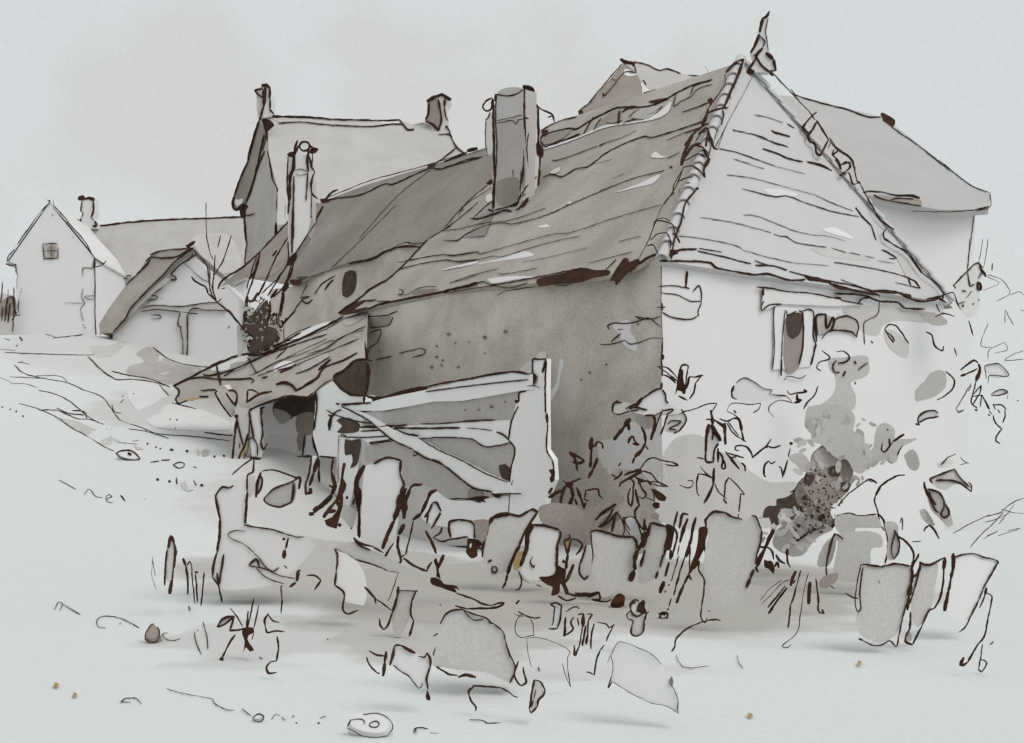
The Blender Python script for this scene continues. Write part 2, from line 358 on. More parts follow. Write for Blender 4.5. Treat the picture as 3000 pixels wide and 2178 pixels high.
b.strokes("""F w3:1810,700 1806,1100 1812,1300 1815,1418;w4:1590,1210 1700,1235 1800,1215;w4:1590,1210 1640,1240 1700,1225 1760,1270 1800,1300;w5:1370,1320 1360,1290 1400,1270 1520,1270 1640,1245;w5:1470,1355 1390,1418;w4:1640,1418 1740,1390 1810,1400;w3:1440,1320 1490,1320;
L w4:450,30 560,20 660,-10;w4:660,0 700,25 800,5;w5:970,-30 965,40 955,200;w5:965,110 955,200;
D w5:1330,930 1500,920 1600,885;w4:1560,940 1530,1000 1370,1025;w4:1370,1065 1460,1040 1440,1130 1400,1170 1370,1185 1350,1260;w5:1345,870 1335,1100 1342,1418;w4:1420,1290 1550,1260;w4:1610,1235 1780,1195;w4:1780,1190 1830,1210 1820,1240 1720,1270;w4:1440,1210""", WL)
b.strokes("K w9:790,130;w7:790,40;w10:750,215;w8:840,160;w6:830,200;w9:970,215;w6:1190,100;w6:940,15;w5:1060,5;w6:2060,260;w6:2200,195;w5:1990,320;F w12:40,1360;w12:340,1385;w12:510,1340;w8:1610,1275;L w5:500,190;w7:290,320;w5:360,265", WL, 'faint')
b.strokes("F w3:440,1040 500,1005 620,985 760,965;w3:900,950 1000,955 1120,930;w4:1250,895 1300,885", WL, 'sepia')
b.build('side_wall', cot)
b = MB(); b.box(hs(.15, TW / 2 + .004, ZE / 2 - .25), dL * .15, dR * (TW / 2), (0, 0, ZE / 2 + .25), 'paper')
b.fills("L light:960,1000 1040,840 1150,780 1300,790 1400,900 1560,960 1700,1080 1850,1170 2100,1190 2110,1500 960,1500", WR, .003)
b.fills("F pale:1820,1020 2000,1050 2130,1100 2105,1210 1990,1240 1880,1220 1820,1180", WR)
b.strokes("""H w4:80,1245 180,1240 250,1245 340,1265;w9:320,1120 315,1180 310,1250;w6:300,1250 340,1262;w5:370,1290 420,1240 440,1300 440,1380;w4:110,1300 250,1320 350,1370 440,1370;
F w5:1815,1100 1820,1160;w5:1820,1180 1900,1220 2050,1235 2120,1200;w5:2140,1100 2110,1180 2120,1205;w5:1770,1137 1840,1135;
M w4:1070,520 1050,630 980,670 940,700 945,880;w5:1530,520 1570,610;w5:1530,650 1600,620 1690,645""", WR)
b.fills("M light:760,590 900,560 1060,560 1300,580 1500,620 1500,690 1200,680 1100,720 1050,800 940,780;light:1110,760 1200,770 1310,880 1290,990 1150,900;mid:1400,630 1500,610 1600,650 1635,705 1520,715;light:560,640 620,630 640,730 600,800 550,780", WR, .005)
b.build('end_wall', cot)
b = MB(); b.box(hs(8.17, TM, ZE / 2 - .25), dL * .14, dR * (TM - .02), (0, 0, ZE / 2 + .25), 'shaded_plaster')
b.prism([hs(6.6, .3, ZE), hs(6.6, TW - .05, ZE), hs(6.6, TM, ZR - .5)], dL * .25, 'shaded_plaster')
b.box(hs(4.1, TW - .15, ZE / 2 - .25), dL * 4.0, dR * .14, (0, 0, ZE / 2 + .25), 'shaded_plaster'); b.build('rear_wall', cot)
# roof slopes
dn = Vector((0, 0, -.16))
b = MB()
ridge = [RL.hit(*px('E', *q)) for q in ((700, 845), (810, 798), (920, 738), (1020, 703), (1120, 688), (1220, 690), (1350, 648), (1450, 608), (1700, 590), (1850, 538), (1930, 488), (2080, 418), (2230, 372))] + [RL.hit(*px('G', *q)) for q in ((350, 600), (430, 530))]
verge = [RL.hit(*px('D', *q)) for q in ((1110, 905), (1270, 775), (1380, 700), (1500, 628), (1600, 548), (1720, 420), (1850, 288), (2040, 168))] + [RL.hit(*px('F', *q)) for q in ((150, 308), (380, 108))] + [RL.hit(*px('E', *q)) for q in ((430, 1160), (440, 1000), (560, 900))]
eave = [RL.hit(*px('F', *q)) for q in ((1810, 697), (1710, 735), (1600, 800), (1500, 835), (1380, 872), (1150, 905), (770, 935), (400, 965), (0, 1018))] + [RL.hit(*px('D', *q)) for q in ((1900, 752), (1640, 800), (1400, 850))]
rp_ = verge + ridge + [hs(SH_, TM, ZR)] + eave
b.face_tess(rp_, [p - RL.n * .07 for p in rp_], 'rooftile')
b.fills("""F pale:0,820 200,790 430,740 560,700 680,670 750,705 400,760 100,810;pale:360,905 500,882 640,878 760,882 600,905 400,935;pale:770,470 860,445 885,470;pale:1430,182 1620,110 1800,30 1750,100 1600,140;
pale:1010,275 1050,255 1080,275;pale:350,210 410,190 415,260 360,265;E pale:1720,1020 1760,975 1800,1010 1860,1020 1800,1030;pale:880,1150 920,1120 970,1105 960,1140 900,1165;D pale:1960,545 2120,500 2268,470 2268,485 2100,520;
E pale:830,960 900,920 1130,850 1250,790 1350,755 1650,715 1800,640 1890,560 1870,640 1780,700 1600,735 1350,775 1180,840 1000,910;grey:1250,790 1350,680 1460,625 1450,740 1350,750;grey:830,870 880,825 1050,800 1000,860 830,920;mid:1560,690 1620,630 1800,600 1700,700""", RL, .004)
b.strokes("""F w3:0,500 150,480 310,440 560,410 850,310;w4:0,580 110,580 180,530 330,465 430,440 500,435 570,445 850,370 1050,280 1100,260 1330,160 1560,70 1830,0;
w3:0,700 100,700 270,675 310,690 600,610 900,530 1060,515 1400,400 1800,285;w3:0,740 170,760 420,710 470,720 760,630 1000,570 1130,545;w2:650,760 850,725 1200,640;w3:1450,590 1640,545;w3:1200,770 1370,725 1570,675;w3:50,935 200,880 450,815;w3:450,850 500,860 780,810;
w5:0,1000 200,955 330,925 400,950 750,890 1150,810;w4:0,1020 400,960 560,975 700,930;w5:0,490 60,460;w4:0,480 150,310 250,210 380,110;w3:120,380 170,290 400,140;w7:150,300 155,330;
E w4:900,1050 960,1045 1280,930;w8:1290,930 1340,905;w3:1340,905 1480,860 1600,800;w5:820,1190 900,1165 980,1185 1100,1120 1200,1100 1330,1000 1500,910 1670,850 1720,860 1900,810 2170,720;w2:1250,1080 1400,1040;w2:1400,1200 1500,1160;w4:1850,1035 1960,985;w8:1885,1105;w3:1850,885 2000,820 2150,770;w5:1980,650 2100,610 2210,565;w4:2000,825 2130,780;
w5:810,800 920,740 1020,705 1100,690;w6:840,850 870,825 1050,780 1100,790 1200,730 1350,650 1450,610 1700,600 1850,540 1930,490 2080,420 2230,380;w8:840,940 1000,885 1130,830;w5:1240,690 1160,830;w5:1310,700 1270,750 1250,800;w5:1350,735 1400,745 1480,720;
w9:1460,640 1450,750;w9:1480,650 1530,615 1600,605;w5:1490,750 1540,720 1600,705;w4:1690,670 1750,650 1820,600;w4:1530,690 1620,625;w4:1930,490 1910,600 1970,560 2050,520 2120,450 2230,420;w5:2050,500 2080,430 2130,410;w8:830,830 800,880 830,930;
ink:1700,560 1850,530 1870,540 1750,575;ink:810,800 870,800 850,840 830,850""", RL, 'ink', .018)
b.strokes("""F ink:770,905 1000,850 1160,808 1250,825 1380,830 1380,860 1250,890 1130,930 900,950 790,962;ink:1400,870 1450,790 1500,725 1530,730 1540,760 1620,730 1630,760 1600,800 1530,850 1430,960 1420,920 1380,915;w8:1620,780 1700,720 1800,690 1900,660;w5:1340,830 1430,740;w5:1600,800 1540,850;
ink:1790,700 1830,670 1930,660 1950,690 1900,710 1890,740 1870,700;D w8:1110,900 1270,790 1380,700 1500,630;w5:1480,650 1600,550 1850,290;w4:1850,290 2040,170 2268,-20;ink:1110,905 1150,880 1200,835 1345,790 1240,870 1350,850 1345,875 1200,910 1150,912;w7:1340,800 1420,790;w8:1440,830 1640,790 1900,740 2268,650;
w4:1420,800 1600,800 1760,760 2268,670;w7:1350,870 1440,830;w4:1620,480 1700,460 1900,425 2000,415 2060,425 2268,390;w4:1600,540 1800,490 2000,460 2100,470 2268,455;w3:1610,750 1680,745 1760,700 1850,680 1920,680;w4:1605,745 1640,740 1645,710 1615,705;w3:2030,650 2150,620 2268,580;w4:1640,480 1600,475""", RL, 'ink', .018)
b.build('roof', cot)
b = MB()
b.prism([hs(-OV, -OV, ZE - .12), hs(-OV, TW + OV, ZE - .12), hs(SH_, TM, ZR)], RH.n * -.12, 'hiptile_lit')
b.strokes("""H w3:590,100 760,140 900,190 1060,250;w2:1060,250 1300,310;w2:700,185 850,235 960,270;w3:900,0 1050,50 1160,85;w5:950,100 1050,135 1150,180 1280,210;w5:1320,210 1450,240 1520,285;w3:650,320 850,345 1100,410;w2:1100,410 1380,485;w3:1380,485 1520,550 1700,620;
w4:780,435 1050,500 1150,495 1300,550 1450,600 1600,640 1750,665;w7:1720,590 1770,660 1850,740;w5:1850,740 1890,865;w3:790,655 870,655 1000,700 1200,780 1340,815;w2:1340,815 1500,830 1640,870;w3:430,670 700,715 900,765 1020,800;w4:1040,810 1100,830 1140,830 1220,880 1400,910 1480,920;w3:1520,925 1640,965;w3:1670,965 1760,985;w3:1800,990 1880,1015;w2:1900,1030 2040,1055;
w3:240,825 420,845 720,905 790,945;w3:790,945 1000,1005 1200,1050;w2:1200,1050 1500,1075;w5:410,950 600,995 800,1045 850,1055;w4:420,930 610,960;w6:890,1070 1030,1075 1150,1110;w4:880,1030 1000,1072;w5:1170,1120 1300,1155 1500,1200 1700,1240 1850,1280;w4:1540,1045 1850,1095 2050,1140 2190,1190 2260,1260;w5:1940,940 2000,970 2060,1010;w4:2060,1010 2000,1015;
w7:90,1035 300,1035 510,1050 560,1090 700,1120 860,1150 1000,1145 1170,1195 1300,1190;w12:1300,1155 1340,1185 1400,1190;w7:1500,1210 1550,1250 1700,1280 1900,1310;w10:800,1135 880,1155;w7:200,955 290,940 400,935;w10:265,940 290,940;w4:1600,1190 1900,1310 1920,1340;w6:1850,1280 2030,1285 2110,1310;
M w5:1310,330 1360,350 1410,410;w6:1310,335 1330,390;w4:1310,390 1410,410;w8:1250,460 1330,500 1420,520 1550,500;ink:1250,455 1330,465 1340,510 1290,490;w3:1200,360 1310,390;w7:440,300 500,335 660,360;w7:650,370 760,400 900,440 1070,470;w6:840,380 1050,440 1260,450;w6:1460,500 1600,470;w8:1540,480 1620,530;
G w3:600,955 700,975 830,1020;w5:870,1030 930,1065;w7:420,1080 440,1090;w4:440,1085 650,1135 760,1190 880,1220;w7:740,1085 760,1100 890,1135;w5:670,1240 800,1280 880,1320 1000,1345;w5:1035,1345 1150,1380 1240,1418;w2:590,620 480,830 360,1050 295,1230;w3:285,1235 420,1260 570,1310 750,1375;w2:420,1320 560,1360;w2:600,1380 680,1405;w6:790,830 860,880 920,960 1000,1070 1040,1105""", RH, 'ink', .014)
b.fills("M light:500,80 700,90 900,130 1000,180 800,170 600,140;H pale:950,440 1150,450 1250,490 1050,495;paper:1440,770 1560,760 1700,850 1500,800;M light:1210,150 1280,160 1340,290 1300,330 1250,230", RH, .004)
b.build('hip_roof', cot)
# hidden back slopes close the roof from behind
b = MB(); rr_ = [hs(8.3, TW + OV, ZE - .12), hs(-OV, TW + OV, ZE - .12), hs(SH_, TM, ZR)] + [p - Vector((0, 0, .005)) for p in ridge[::-1]]
b.add(rr_ + [p - Vector((0, 0, .1)) for p in rr_], [tuple(t) for t in tessellate_polygon([rr_])] + [tuple(q + len(rr_) for q in t[::-1]) for t in tessellate_polygon([rr_])], 'rooftile'); b.build('rear_roof', cot)
# ink along the two hips, on the bonnet tiles
hA, hB = hs(-OV, -OV, ZE - .12), hs(SH_, TM, ZR)
hC = hs(-OV, TW + OV, ZE - .12)
def bonnets(A, B, n, r0, r1, name, up):
    m = MB(); d = (B - A); L = d.length; d.normalize()
    side = d.cross(up).normalized(); upn = side.cross(d).normalized()
    for i in range(n):
        a = A + d * (L * i / n) + upn * .0; c = A + d * (L * (i + 1.12) / n)
        for (p, q, ra, rb) in ((a, c, r0, r1),):
            k = 8; vs = []
            for (o, r) in ((p + upn * .03, r0), (q + upn * .0, r1)):
                for j in range(k + 1):
                    th = math.pi * j / k; vs.append(o + side * math.cos(th) * r + upn * math.sin(th) * r)
            for (o, r) in ((p + upn * .03, r0 - .02), (q, r1 - .02)):
                for j in range(k + 1):
                    th = math.pi * j / k; vs.append(o + side * math.cos(th) * r + upn * math.sin(th) * r)
            fs = []; K1 = k + 1
            for j in range(k):
                fs += [(j, j + 1, K1 + j + 1, K1 + j), (2 * K1 + j + 1, 2 * K1 + j, 3 * K1 + j, 3 * K1 + j + 1), (j + 1, j, 2 * K1 + j, 2 * K1 + j + 1), (K1 + j, K1 + j + 1, 3 * K1 + j + 1, 3 * K1 + j)]
            m.add(vs, fs, 'hiptile_lit')
    return m
HPL = Pl(hA, (RL.n + RH.n))
m = bonnets(hA, hB, 17, .11, .085, 'x', (RL.n + RH.n).normalized())
m.strokes("""G w8:360,600 430,530 500,490;w10:505,495 470,600 400,760 345,890;w8:330,920 340,960 320,1040;w4:300,1040 265,1160;w5:350,620 350,700 270,820 210,900;w12:210,910 190,980 160,1040;w7:210,940 280,910 380,895;ink:200,830 240,810 260,850 220,870;w9:20,1210 90,1110 180,1040 215,1030;
w9:130,1110 200,1070 230,1150 260,1230 290,1240;w6:110,1170 160,1100 200,1090;w8:210,1100 195,1220;w4:240,1200 210,1310;w11:0,1330 90,1210 150,1195;w8:110,1210 170,1230 210,1320;w6:20,1335 140,1280 190,1310;w10:225,1320 180,1400;w4:360,1050 265,1235;
E w11:2070,850 2000,980 1975,1090;w6:1990,1110 2060,1095 2120,1130 2165,1190;w8:2200,1020 2160,1130 2170,1190;w6:1940,1230 2000,1200 2070,1185;w5:1990,1110 1940,1240 1910,1300 1830,1418;w5:2010,1240 2045,1235;w4:1965,1280 1950,1325;
F w5:1980,0 1920,100 1900,180;w4:1920,180 1830,270 1750,450 1700,580 1620,730;w6:1740,470 1760,420 1840,425 1900,450 1920,530;w4:1760,410 1830,395 1880,420;w6:1720,575 1770,530 1850,520 1880,570 1885,640;w5:1690,625 1740,620 1780,690;w7:2110,150 2080,180 2010,270 1970,430 1920,560 1900,650 1890,740;w10:2105,150;w7:1920,520 1960,600;w9:1900,520 1940,540""", HPL, 'ink', .13)
m.build('hip_tiles', cot)
HPR = RH
rslope = (hs(5, TW, ZE) - hs(SH_, TM, ZR)).cross(hC - hs(SH_, TM, ZR)).normalized()
if rslope.z < 0: rslope = -rslope
m = bonnets(hC, hB, 17, .075, .06, 'x', (rslope + RH.n).normalized())
m.strokes("""G w9:600,490 640,540 720,600;w5:740,600 900,770 1060,940 1100,1000;w7:1110,1000 1210,1160;w5:1210,1160 1280,1240 1390,1320 1430,1418;w4:1430,1380 1435,1418;w8:1110,935 1070,970 1000,1060 1040,1105;w9:1110,1020 1070,1090 1040,1130 1060,1190;w8:1060,1180 1100,1200 1110,1270 1140,1290 1210,1160;w8:1300,1250 1250,1290 1290,1350 1310,1400;w6:1320,1370 1390,1350 1380,1400;w5:1230,1190 1205,1230;
H w5:1500,10 1560,90 1690,190 1710,280;w5:1690,190 1730,370;w8:1730,370 1760,390;w6:1760,400 1800,480 1870,600 1900,660 1960,720 2040,775;w6:1975,765 1950,800 1960,850 2000,880;w5:2000,880 2140,970 2268,1140;w6:1600,235 1640,210 1680,250 1590,325 1660,305 1700,395 1750,390;w7:1540,110 1530,160 1570,200 1600,275;
M w5:1120,0 1200,60 1300,110 1360,190;w5:1360,190 1430,290 1560,390 1600,460;w9:1600,450 1590,500""", HPR, 'ink', .085)
m.build('hip_tiles', cot)
# pointed finial at the top of the hip
m = MB(); FP = front((hB).y - .05)
def fpx(l): return [FP.hit(*px('G', *q)) for q in l]
m.face_tess(fpx([(712, 120), (700, 260), (712, 400), (770, 590), (720, 600), (600, 600), (560, 580), (600, 500), (575, 430), (625, 310), (660, 160)]), [p + Vector((0, .18, 0)) for p in fpx([(712, 120), (700, 260), (712, 400), (770, 590), (720, 600), (600, 600), (560, 580), (600, 500), (575, 430), (625, 310), (660, 160)])], 'paper')
m.strokes("""G w9:720,95 700,135 665,155;w12:665,150 640,270;w11:635,290 600,380 565,440;w4:712,150 690,260 700,330 712,430;w5:640,300 680,345 670,390;w11:665,400 620,450 600,500;w9:600,500 550,580 530,615;w9:590,455 620,480;w10:615,480 660,550 720,600;w14:690,440 750,490;w9:750,490 775,590;w6:775,590 725,590;ink:520,620 560,565 600,590 590,620;w12:720,600 750,630""", FP, 'ink', .02)
m.build('finial', cot)
# cottage window and lintel on the end wall
win = MB()
def wallbox(mb, t, pts, surf, d, m): mb.face_tess([surf.hit(*px(t, *q), d) for q in pts], [surf.hit(*px(t, *q), -.02) for q in pts], m)
wallbox(win, 'M', [(195, 560), (500, 590), (525, 800), (500, 1060), (180, 1090)], WR, .03, 'paper')
win.strokes("""M w4:260,545 200,560 190,640 195,900 180,1090;w4:285,590 265,800 255,1000;w7:256,1000 250,1140;w6:300,630 330,625 380,600;w6:300,595 300,620;w7:400,595 430,620 430,900 400,1040;w6:430,600 480,585 520,610 520,800 540,880;w7:540,870 500,1050;w4:280,1175 300,1145 420,1160 460,1130""", WR, 'ink', .045)
wo_ = win.build('window', cot)
pn = MB(); pn.fills("M grey:300,640 420,625 425,900 410,1040 370,1100 310,1110 275,1030 275,850;dark:300,640 420,625 415,770 350,835 305,800", WR, .036, .003); pn.build('pane', wo_)
b = MB(); wallbox(b, 'M', [(100, 415), (320, 445), (700, 500), (930, 545), (700, 560), (260, 540), (90, 600)], WR, .05, 'pale')
b.strokes("M w6:50,400 150,410 320,440 480,450 680,490;ink:680,490 750,485 750,505 700,510;w5:750,510 930,545;w8:100,410 105,470;ink:95,420 110,430 105,490 125,520 95,545;w5:105,520 85,560 95,600;w5:95,600 150,550 250,540;w7:700,455 930,470 1070,520 1220,530 1280,575 1440,585;w8:890,540 920,500 980,490", WR, 'ink', .06)
b.build('lintel', cot)
win = MB(); wallbox(win, 'M', [(545, 640), (620, 620), (700, 670), (800, 640), (890, 700), (880, 800), (700, 765), (560, 800)], WR, .03, 'mid')
win.strokes("M w8:545,860 545,640 620,625;w9:620,630 630,740 680,650;w11:680,650 690,700 660,770;w6:690,680 740,650 810,645 890,700 880,820;w6:590,830 640,770 700,760 840,775 880,820", WR, 'ink', .04)
win.build('window', cot)
# the large chimney straddling the slope
ch = MB()
s0 = RL.hit(*px('F', 420, 310)); 
CH = Pl(s0 + Vector((0, -.05, 0)), -dR); CH.p = RL.hit(*px('F', 560, 330)) - dR * .02
def cp(t, x, y): return CH.hit(*px(t, x, y))
fl = [cp('E', 435, 505), cp('E', 670, 455), cp('E', 675, 800), cp('F', 640, 130), cp('F', 600, 420), cp('F', 410, 450)]
tl, tr, br, bl = cp('E', 432, 508), cp('E', 672, 462), cp('F', 650, 500), cp('F', 415, 500)
wv = dR * .30
ch.prism([tl, tr, br, bl], wv, 'light')
ch.fills("E light:440,500 660,460 660,700 640,1418 440,1418;mid:440,760 650,730 640,1418 435,1418;grey:445,1230 620,1200 600,1400 450,1418;pale:355,700 400,650 400,1000 350,1000", CH, .01)
CR = Pl(tr, dL * -1)
top = tl.z
# pale right face, cap moulding and collar
wpts = [('E', 672, 470), ('E', 740, 560), ('E', 790, 625), ('E', 800, 900), ('E', 790, 1300), ('F', 650, 240), ('F', 640, 130), ('E', 680, 800)]
CW = pl3(tr, br, P3(*px('E', 795, 900), tr.y + .45))
ch.face_tess([CW.hit(*px(*q)) for q in wpts], [CW.hit(*px(*q)) + Vector((-.02, .3, 0)) for q in wpts], 'paper')
ch.strokes("""E w5:430,500 520,515 600,500 670,450;w10:410,540 415,900 425,1200;w8:425,1200 410,1330 410,1418;w5:435,500 430,700 440,950 430,1190;w7:400,530 350,560 325,610 350,640 390,630 405,540;w6:385,650 370,700 350,715;w4:350,715 345,860 360,1010;w3:440,720 650,675;w3:440,740 570,720 600,750 620,715 670,705;w6:570,1130 575,1180;w8:430,500 425,560;
F w8:430,0 420,150 410,320;w9:370,325 410,340;w6:420,330 550,300 600,290 640,200;ink:535,295 600,265 640,200 640,150 650,200 690,190 640,230 600,290 560,310;w5:240,400 380,270 420,240;w7:220,400 300,400 520,330 570,350;w9:570,350 555,380;w5:640,0 640,200;w12:400,80 370,110 400,100""", CH, 'ink', .02)
ch.strokes("""E w7:680,430 670,480 670,700 680,820;w7:680,820 660,1100 635,1300;w9:660,430 740,460 740,560;w6:740,560 710,760 690,950 705,1180;ink:650,450 665,425 740,440 745,500 715,500 690,465;w7:740,550 800,620 900,670 920,730;w6:905,680 870,690;w7:785,620 790,900 800,950;w6:800,950 800,1080 785,1250;ink:775,900 830,960 820,1030 780,1005;w5:670,690 740,715;
F w6:650,190 700,120 770,50;w9:620,320 700,230 780,170;w8:600,330 660,290 740,200;ink:735,180 805,150 795,240 760,200;w8:730,230 710,300 730,345;w6:760,280 765,310;w7:800,0 785,150""", CW, 'ink', .02)
ch.build('chimney', cot)

# ================================================================ WING beyond the cottage
wg = thing('cottage_wing', 'lower grey wing with dark tiled roof joined behind the big cottage', 'house', hs(12, 1.4, 1.5))
RW = pl3(hs(8.5, 1.4, 5.85), hs(13.5, 1.4, 5.58), hs(9.15, 3.9, 8.37))
b = MB()
poly = [(1540, 395), (1422, 441), (1180, 510), (1080, 540), (945, 590), (845, 650), (760, 740), (642, 842), (720, 815), (860, 838), (960, 795), (1080, 760), (1180, 715), (1300, 705), (1420, 690)]
b.face_tess([RW.hit(*q) for q in poly], [RW.hit(*q, -.15) for q in poly], 'slate')
b.strokes("""D w3:820,620 1050,540 1180,490 1330,460 1500,390 1680,310 1750,330 1900,305;w9:1200,487 1400,450 1500,390 1640,350 1790,350;w3:1050,530 1300,290 1590,0;C w3:1280,1418 1600,1060 1880,840;w4:980,1095 1180,1010 1420,920 1680,850 1900,790 2200,690;
w5:960,1105 1100,1080 1300,1050 1500,960 1560,965 1750,880 1870,830;w5:1900,835 1990,830 2150,770 2268,740;ink:950,1085 1000,1085 1040,1090 1030,1110 970,1120;ink:1850,800 1920,790 1910,830 1850,830;w9:1000,1090 1060,1030 1100,1010;w5:940,1120 840,1210;w9:980,1150 940,1220 910,1290;ink:2180,690 2210,665 2268,660 2268,680;
E w6:0,1060 190,990;ink:190,960 280,940 275,960 200,985;w5:0,1110 150,1070 320,1020;D w7:110,700 130,650 200,590 330,510 460,390;w6:460,390 600,240 700,130;w3:230,690 340,630;ink:700,630 760,620 810,620 800,670 740,670;w5:140,700 170,690;w6:1680,310 1700,325""", RW, 'ink', .02)
b.fills("D dark:760,600 860,600 800,630;grey:340,510 470,385 600,260 700,170 725,390 600,560 500,600 400,610 350,590", RW, .005)
b.build('roof', wg)
WW = Pl(hs(8.5, 1.5, 0), -dR)
b = MB(); poly = [(790, 850), (860, 838), (960, 795), (1080, 760), (1180, 715), (1420, 690), (1420, 1320), (790, 1320)]
b.face_tess([WW.hit(*q) for q in poly], [WW.hit(*q) + dR * 4.6 for q in poly], 'shaded_plaster')
b.strokes("D w5:1080,590 980,650 940,700 910,750;w7:1065,625 1030,660 995,710;w5:790,770 870,765;w6:860,770 800,790 850,820 890,790", WW, 'ink', .015)
b.build('wall', wg)
b = MB(); b.fills("D dark:1170,560 1245,550 1258,650 1240,720 1180,775 1145,760 1142,650", WW, .012); b.build('window', wg)
b = MB()
rb = [RW.hit(1540, 395), RW.hit(945, 590)]
b.prism([rb[0], rb[1], rb[1] + dR * 3.2 - Vector((0, 0, 3.2)), rb[0] + dR * 3.2 - Vector((0, 0, 3.2))], (0, 0, -.15), 'slate'); b.build('rear_roof', wg)
# slim chimney with a round pot
SC = front(28.6)
def poly3(mb, t, pts, surf, m, vec, d=0): A = [surf.hit(*px(t, *q), d) for q in pts]; mb.face_tess(A, [p + Vector(vec) for p in A], m)
sch = MB()
poly3(sch, 'C', [(690, 730), (745, 720), (870, 720), (892, 900), (885, 1240), (850, 1380), (740, 1540), (720, 1600), (690, 1500)], SC, 'paper', (0, .65, 0))
sch.fills("C light:690,740 735,720 735,900 735,1300 730,1560 700,1560 690,1100", SC, .01)
sch.strokes("""C w9:770,600 750,650 740,700;ink:680,720 700,700 750,690 770,640 785,650 770,690 740,740 700,740;w11:740,720 735,830 710,900 700,1100;w8:700,1090 690,1210;w6:690,740 685,1000 700,1120;w6:740,900 735,1150 735,1418;w9:860,700 850,760 860,860;w9:870,740 890,820;w6:855,870 840,1100;w5:895,710 890,820;w9:880,810 915,870;w7:910,870 885,940 890,1040 940,1090;w4:885,1050 885,1240;w3:750,850 800,840 850,860;w3:750,880 800,890 860,875;w6:885,1235;
D w7:735,0 725,200 725,400;w2:670,0 665,120;w7:980,20 920,130;w5:930,140 860,240 760,400;ink:680,490 720,420 765,395 770,440 730,500 700,510""", SC, 'ink', .02)
so_ = sch.build('chimney', wg)
pot = MB()
cc = SC.hit(*px('C', 832, 655), -.1); r = 44 * K * 28.6 / F
vs = []; k = 14
for (dy, rr) in ((-.1, r), (-.1, r * .74), (-.02, r * .74), (-.02, r)): vs += [cc + Vector((math.cos(6.2832 * j / k) * rr * 1.1, dy, math.sin(6.2832 * j / k) * rr)) for j in range(k)]
pot.add(vs, [(i * k + j, i * k + (j + 1) % k, ((i + 1) % 4) * k + (j + 1) % k, ((i + 1) % 4) * k + j) for i in range(4) for j in range(k)], 'ink')
pot.strokes("C w8:850,610 890,660 940,675;w9:850,690 900,700 940,675;ink:850,700 880,670 930,670 900,705", SC, 'ink', .1)
pot.build('chimney_pot', so_)
# ================================================================ LEAN-TO cart shed on the left
lt = thing('lean_to', 'low open lean-to with plank roof and braced corner post left of the big cottage', 'shed', P3(*px('J', 580, 900), 23.5) - Vector((0, 0, .5)))
def pt(t, x, y, Y): return P3(*px(t, x, y), Y)
RT = pl3(pt('J', 1623, -254, 24.2), pt('J', 20, 370, 26.5), pt('J', 1200, 420, 22.6))
b = MB(); poly = [(1640, -270), (1300, -130), (930, 10), (660, 100), (400, 180), (150, 310), (20, 370), (65, 430), (60, 505), (140, 490), (380, 470), (500, 560), (640, 560), (830, 495), (980, 450), (1140, 465), (1200, 410), (1340, 300), (1530, 165), (1625, 140)]
b.face_tess([RT.hit(*px('J', *q)) for q in poly], [RT.hit(*px('J', *q), -.1) for q in poly], 'rooftile')
b.fills("J paper:330,235 480,165 640,115 660,140 520,220 400,250;paper:850,225 920,175 1010,165 1040,180 920,235 860,255;paper:440,365 490,360 510,395 470,400;D paper:640,1160 900,1010 1100,960 880,1070 700,1150;mid:1150,950 1320,900 1330,930 1180,1010;J mid:1080,200 1300,90 1320,130 1100,260;mid:500,190 640,170 600,220 500,250;ochre:130,485 230,470 180,500", RT, .005)
b.strokes("""J w8:20,370 150,310 260,250 400,180 560,120 660,100 760,80;w7:760,80 930,10 1080,-70;w6:20,375 150,315 240,300 400,315 550,315 660,310 690,330 670,350;w7:270,275 320,285 400,270 540,230;w4:540,230 680,165 900,60 1010,0;w5:440,290 600,200 800,110 1050,20 1300,-60;w3:650,290 900,170 1100,70 1300,-20;w3:690,280 880,170 1100,100 1350,-10 1360,20;
w4:720,290 1000,180 1300,60 1350,20;w5:880,240 1010,210 1040,180;w8:905,260 1010,215;w4:1010,215 1200,130 1560,-20;w5:1040,270 1150,230 1320,130;w9:1225,240 1330,150;w7:1550,95 1430,160 1290,210 1240,260 1200,320 1100,380 1040,410;w12:1040,410 1010,370 940,345 875,358;w10:1240,270 1210,310 1100,375;
w5:1200,415 1280,350 1330,325;w8:650,600 660,570 830,500 980,455 1060,460 1140,465 1180,430;w7:20,370 65,400 60,450 40,480 60,515 140,495;w4:10,515 120,540 215,562;w8:380,200 400,300 415,360;w5:660,180 710,260;w7:640,140 670,170;w8:760,305 800,295;w9:240,460 310,460;w6:250,410 300,408 370,400;
D w8:1150,930 1000,1010 800,1110 620,1180 480,1240 360,1250;w4:1320,910 1150,950 1010,1030 860,1090 700,1130 640,1140;w4:880,1015 760,1060 650,1130;w4:1330,1010 1100,1120 1060,1150 1000,1190 850,1240;w3:1320,1040 1180,1080 1050,1170;w4:660,1140 685,1180 590,1280;w4:655,1040 660,1140;w6:590,1280 640,1230""", RT, 'ink', .02)
b.build('roof', lt)
LP = front(23.4)
b = MB(); poly3(b, 'J', [(520, 520), (560, 545), (640, 560), (655, 600), (640, 760), (625, 880), (600, 960), (560, 1180), (505, 1180), (505, 900), (525, 700), (545, 640)], LP, 'light', (0, .3, 0))
b.fills("J ochre:600,880 640,810 625,930 580,960;mid:520,800 560,780 600,900 560,950 515,950", LP, .006)
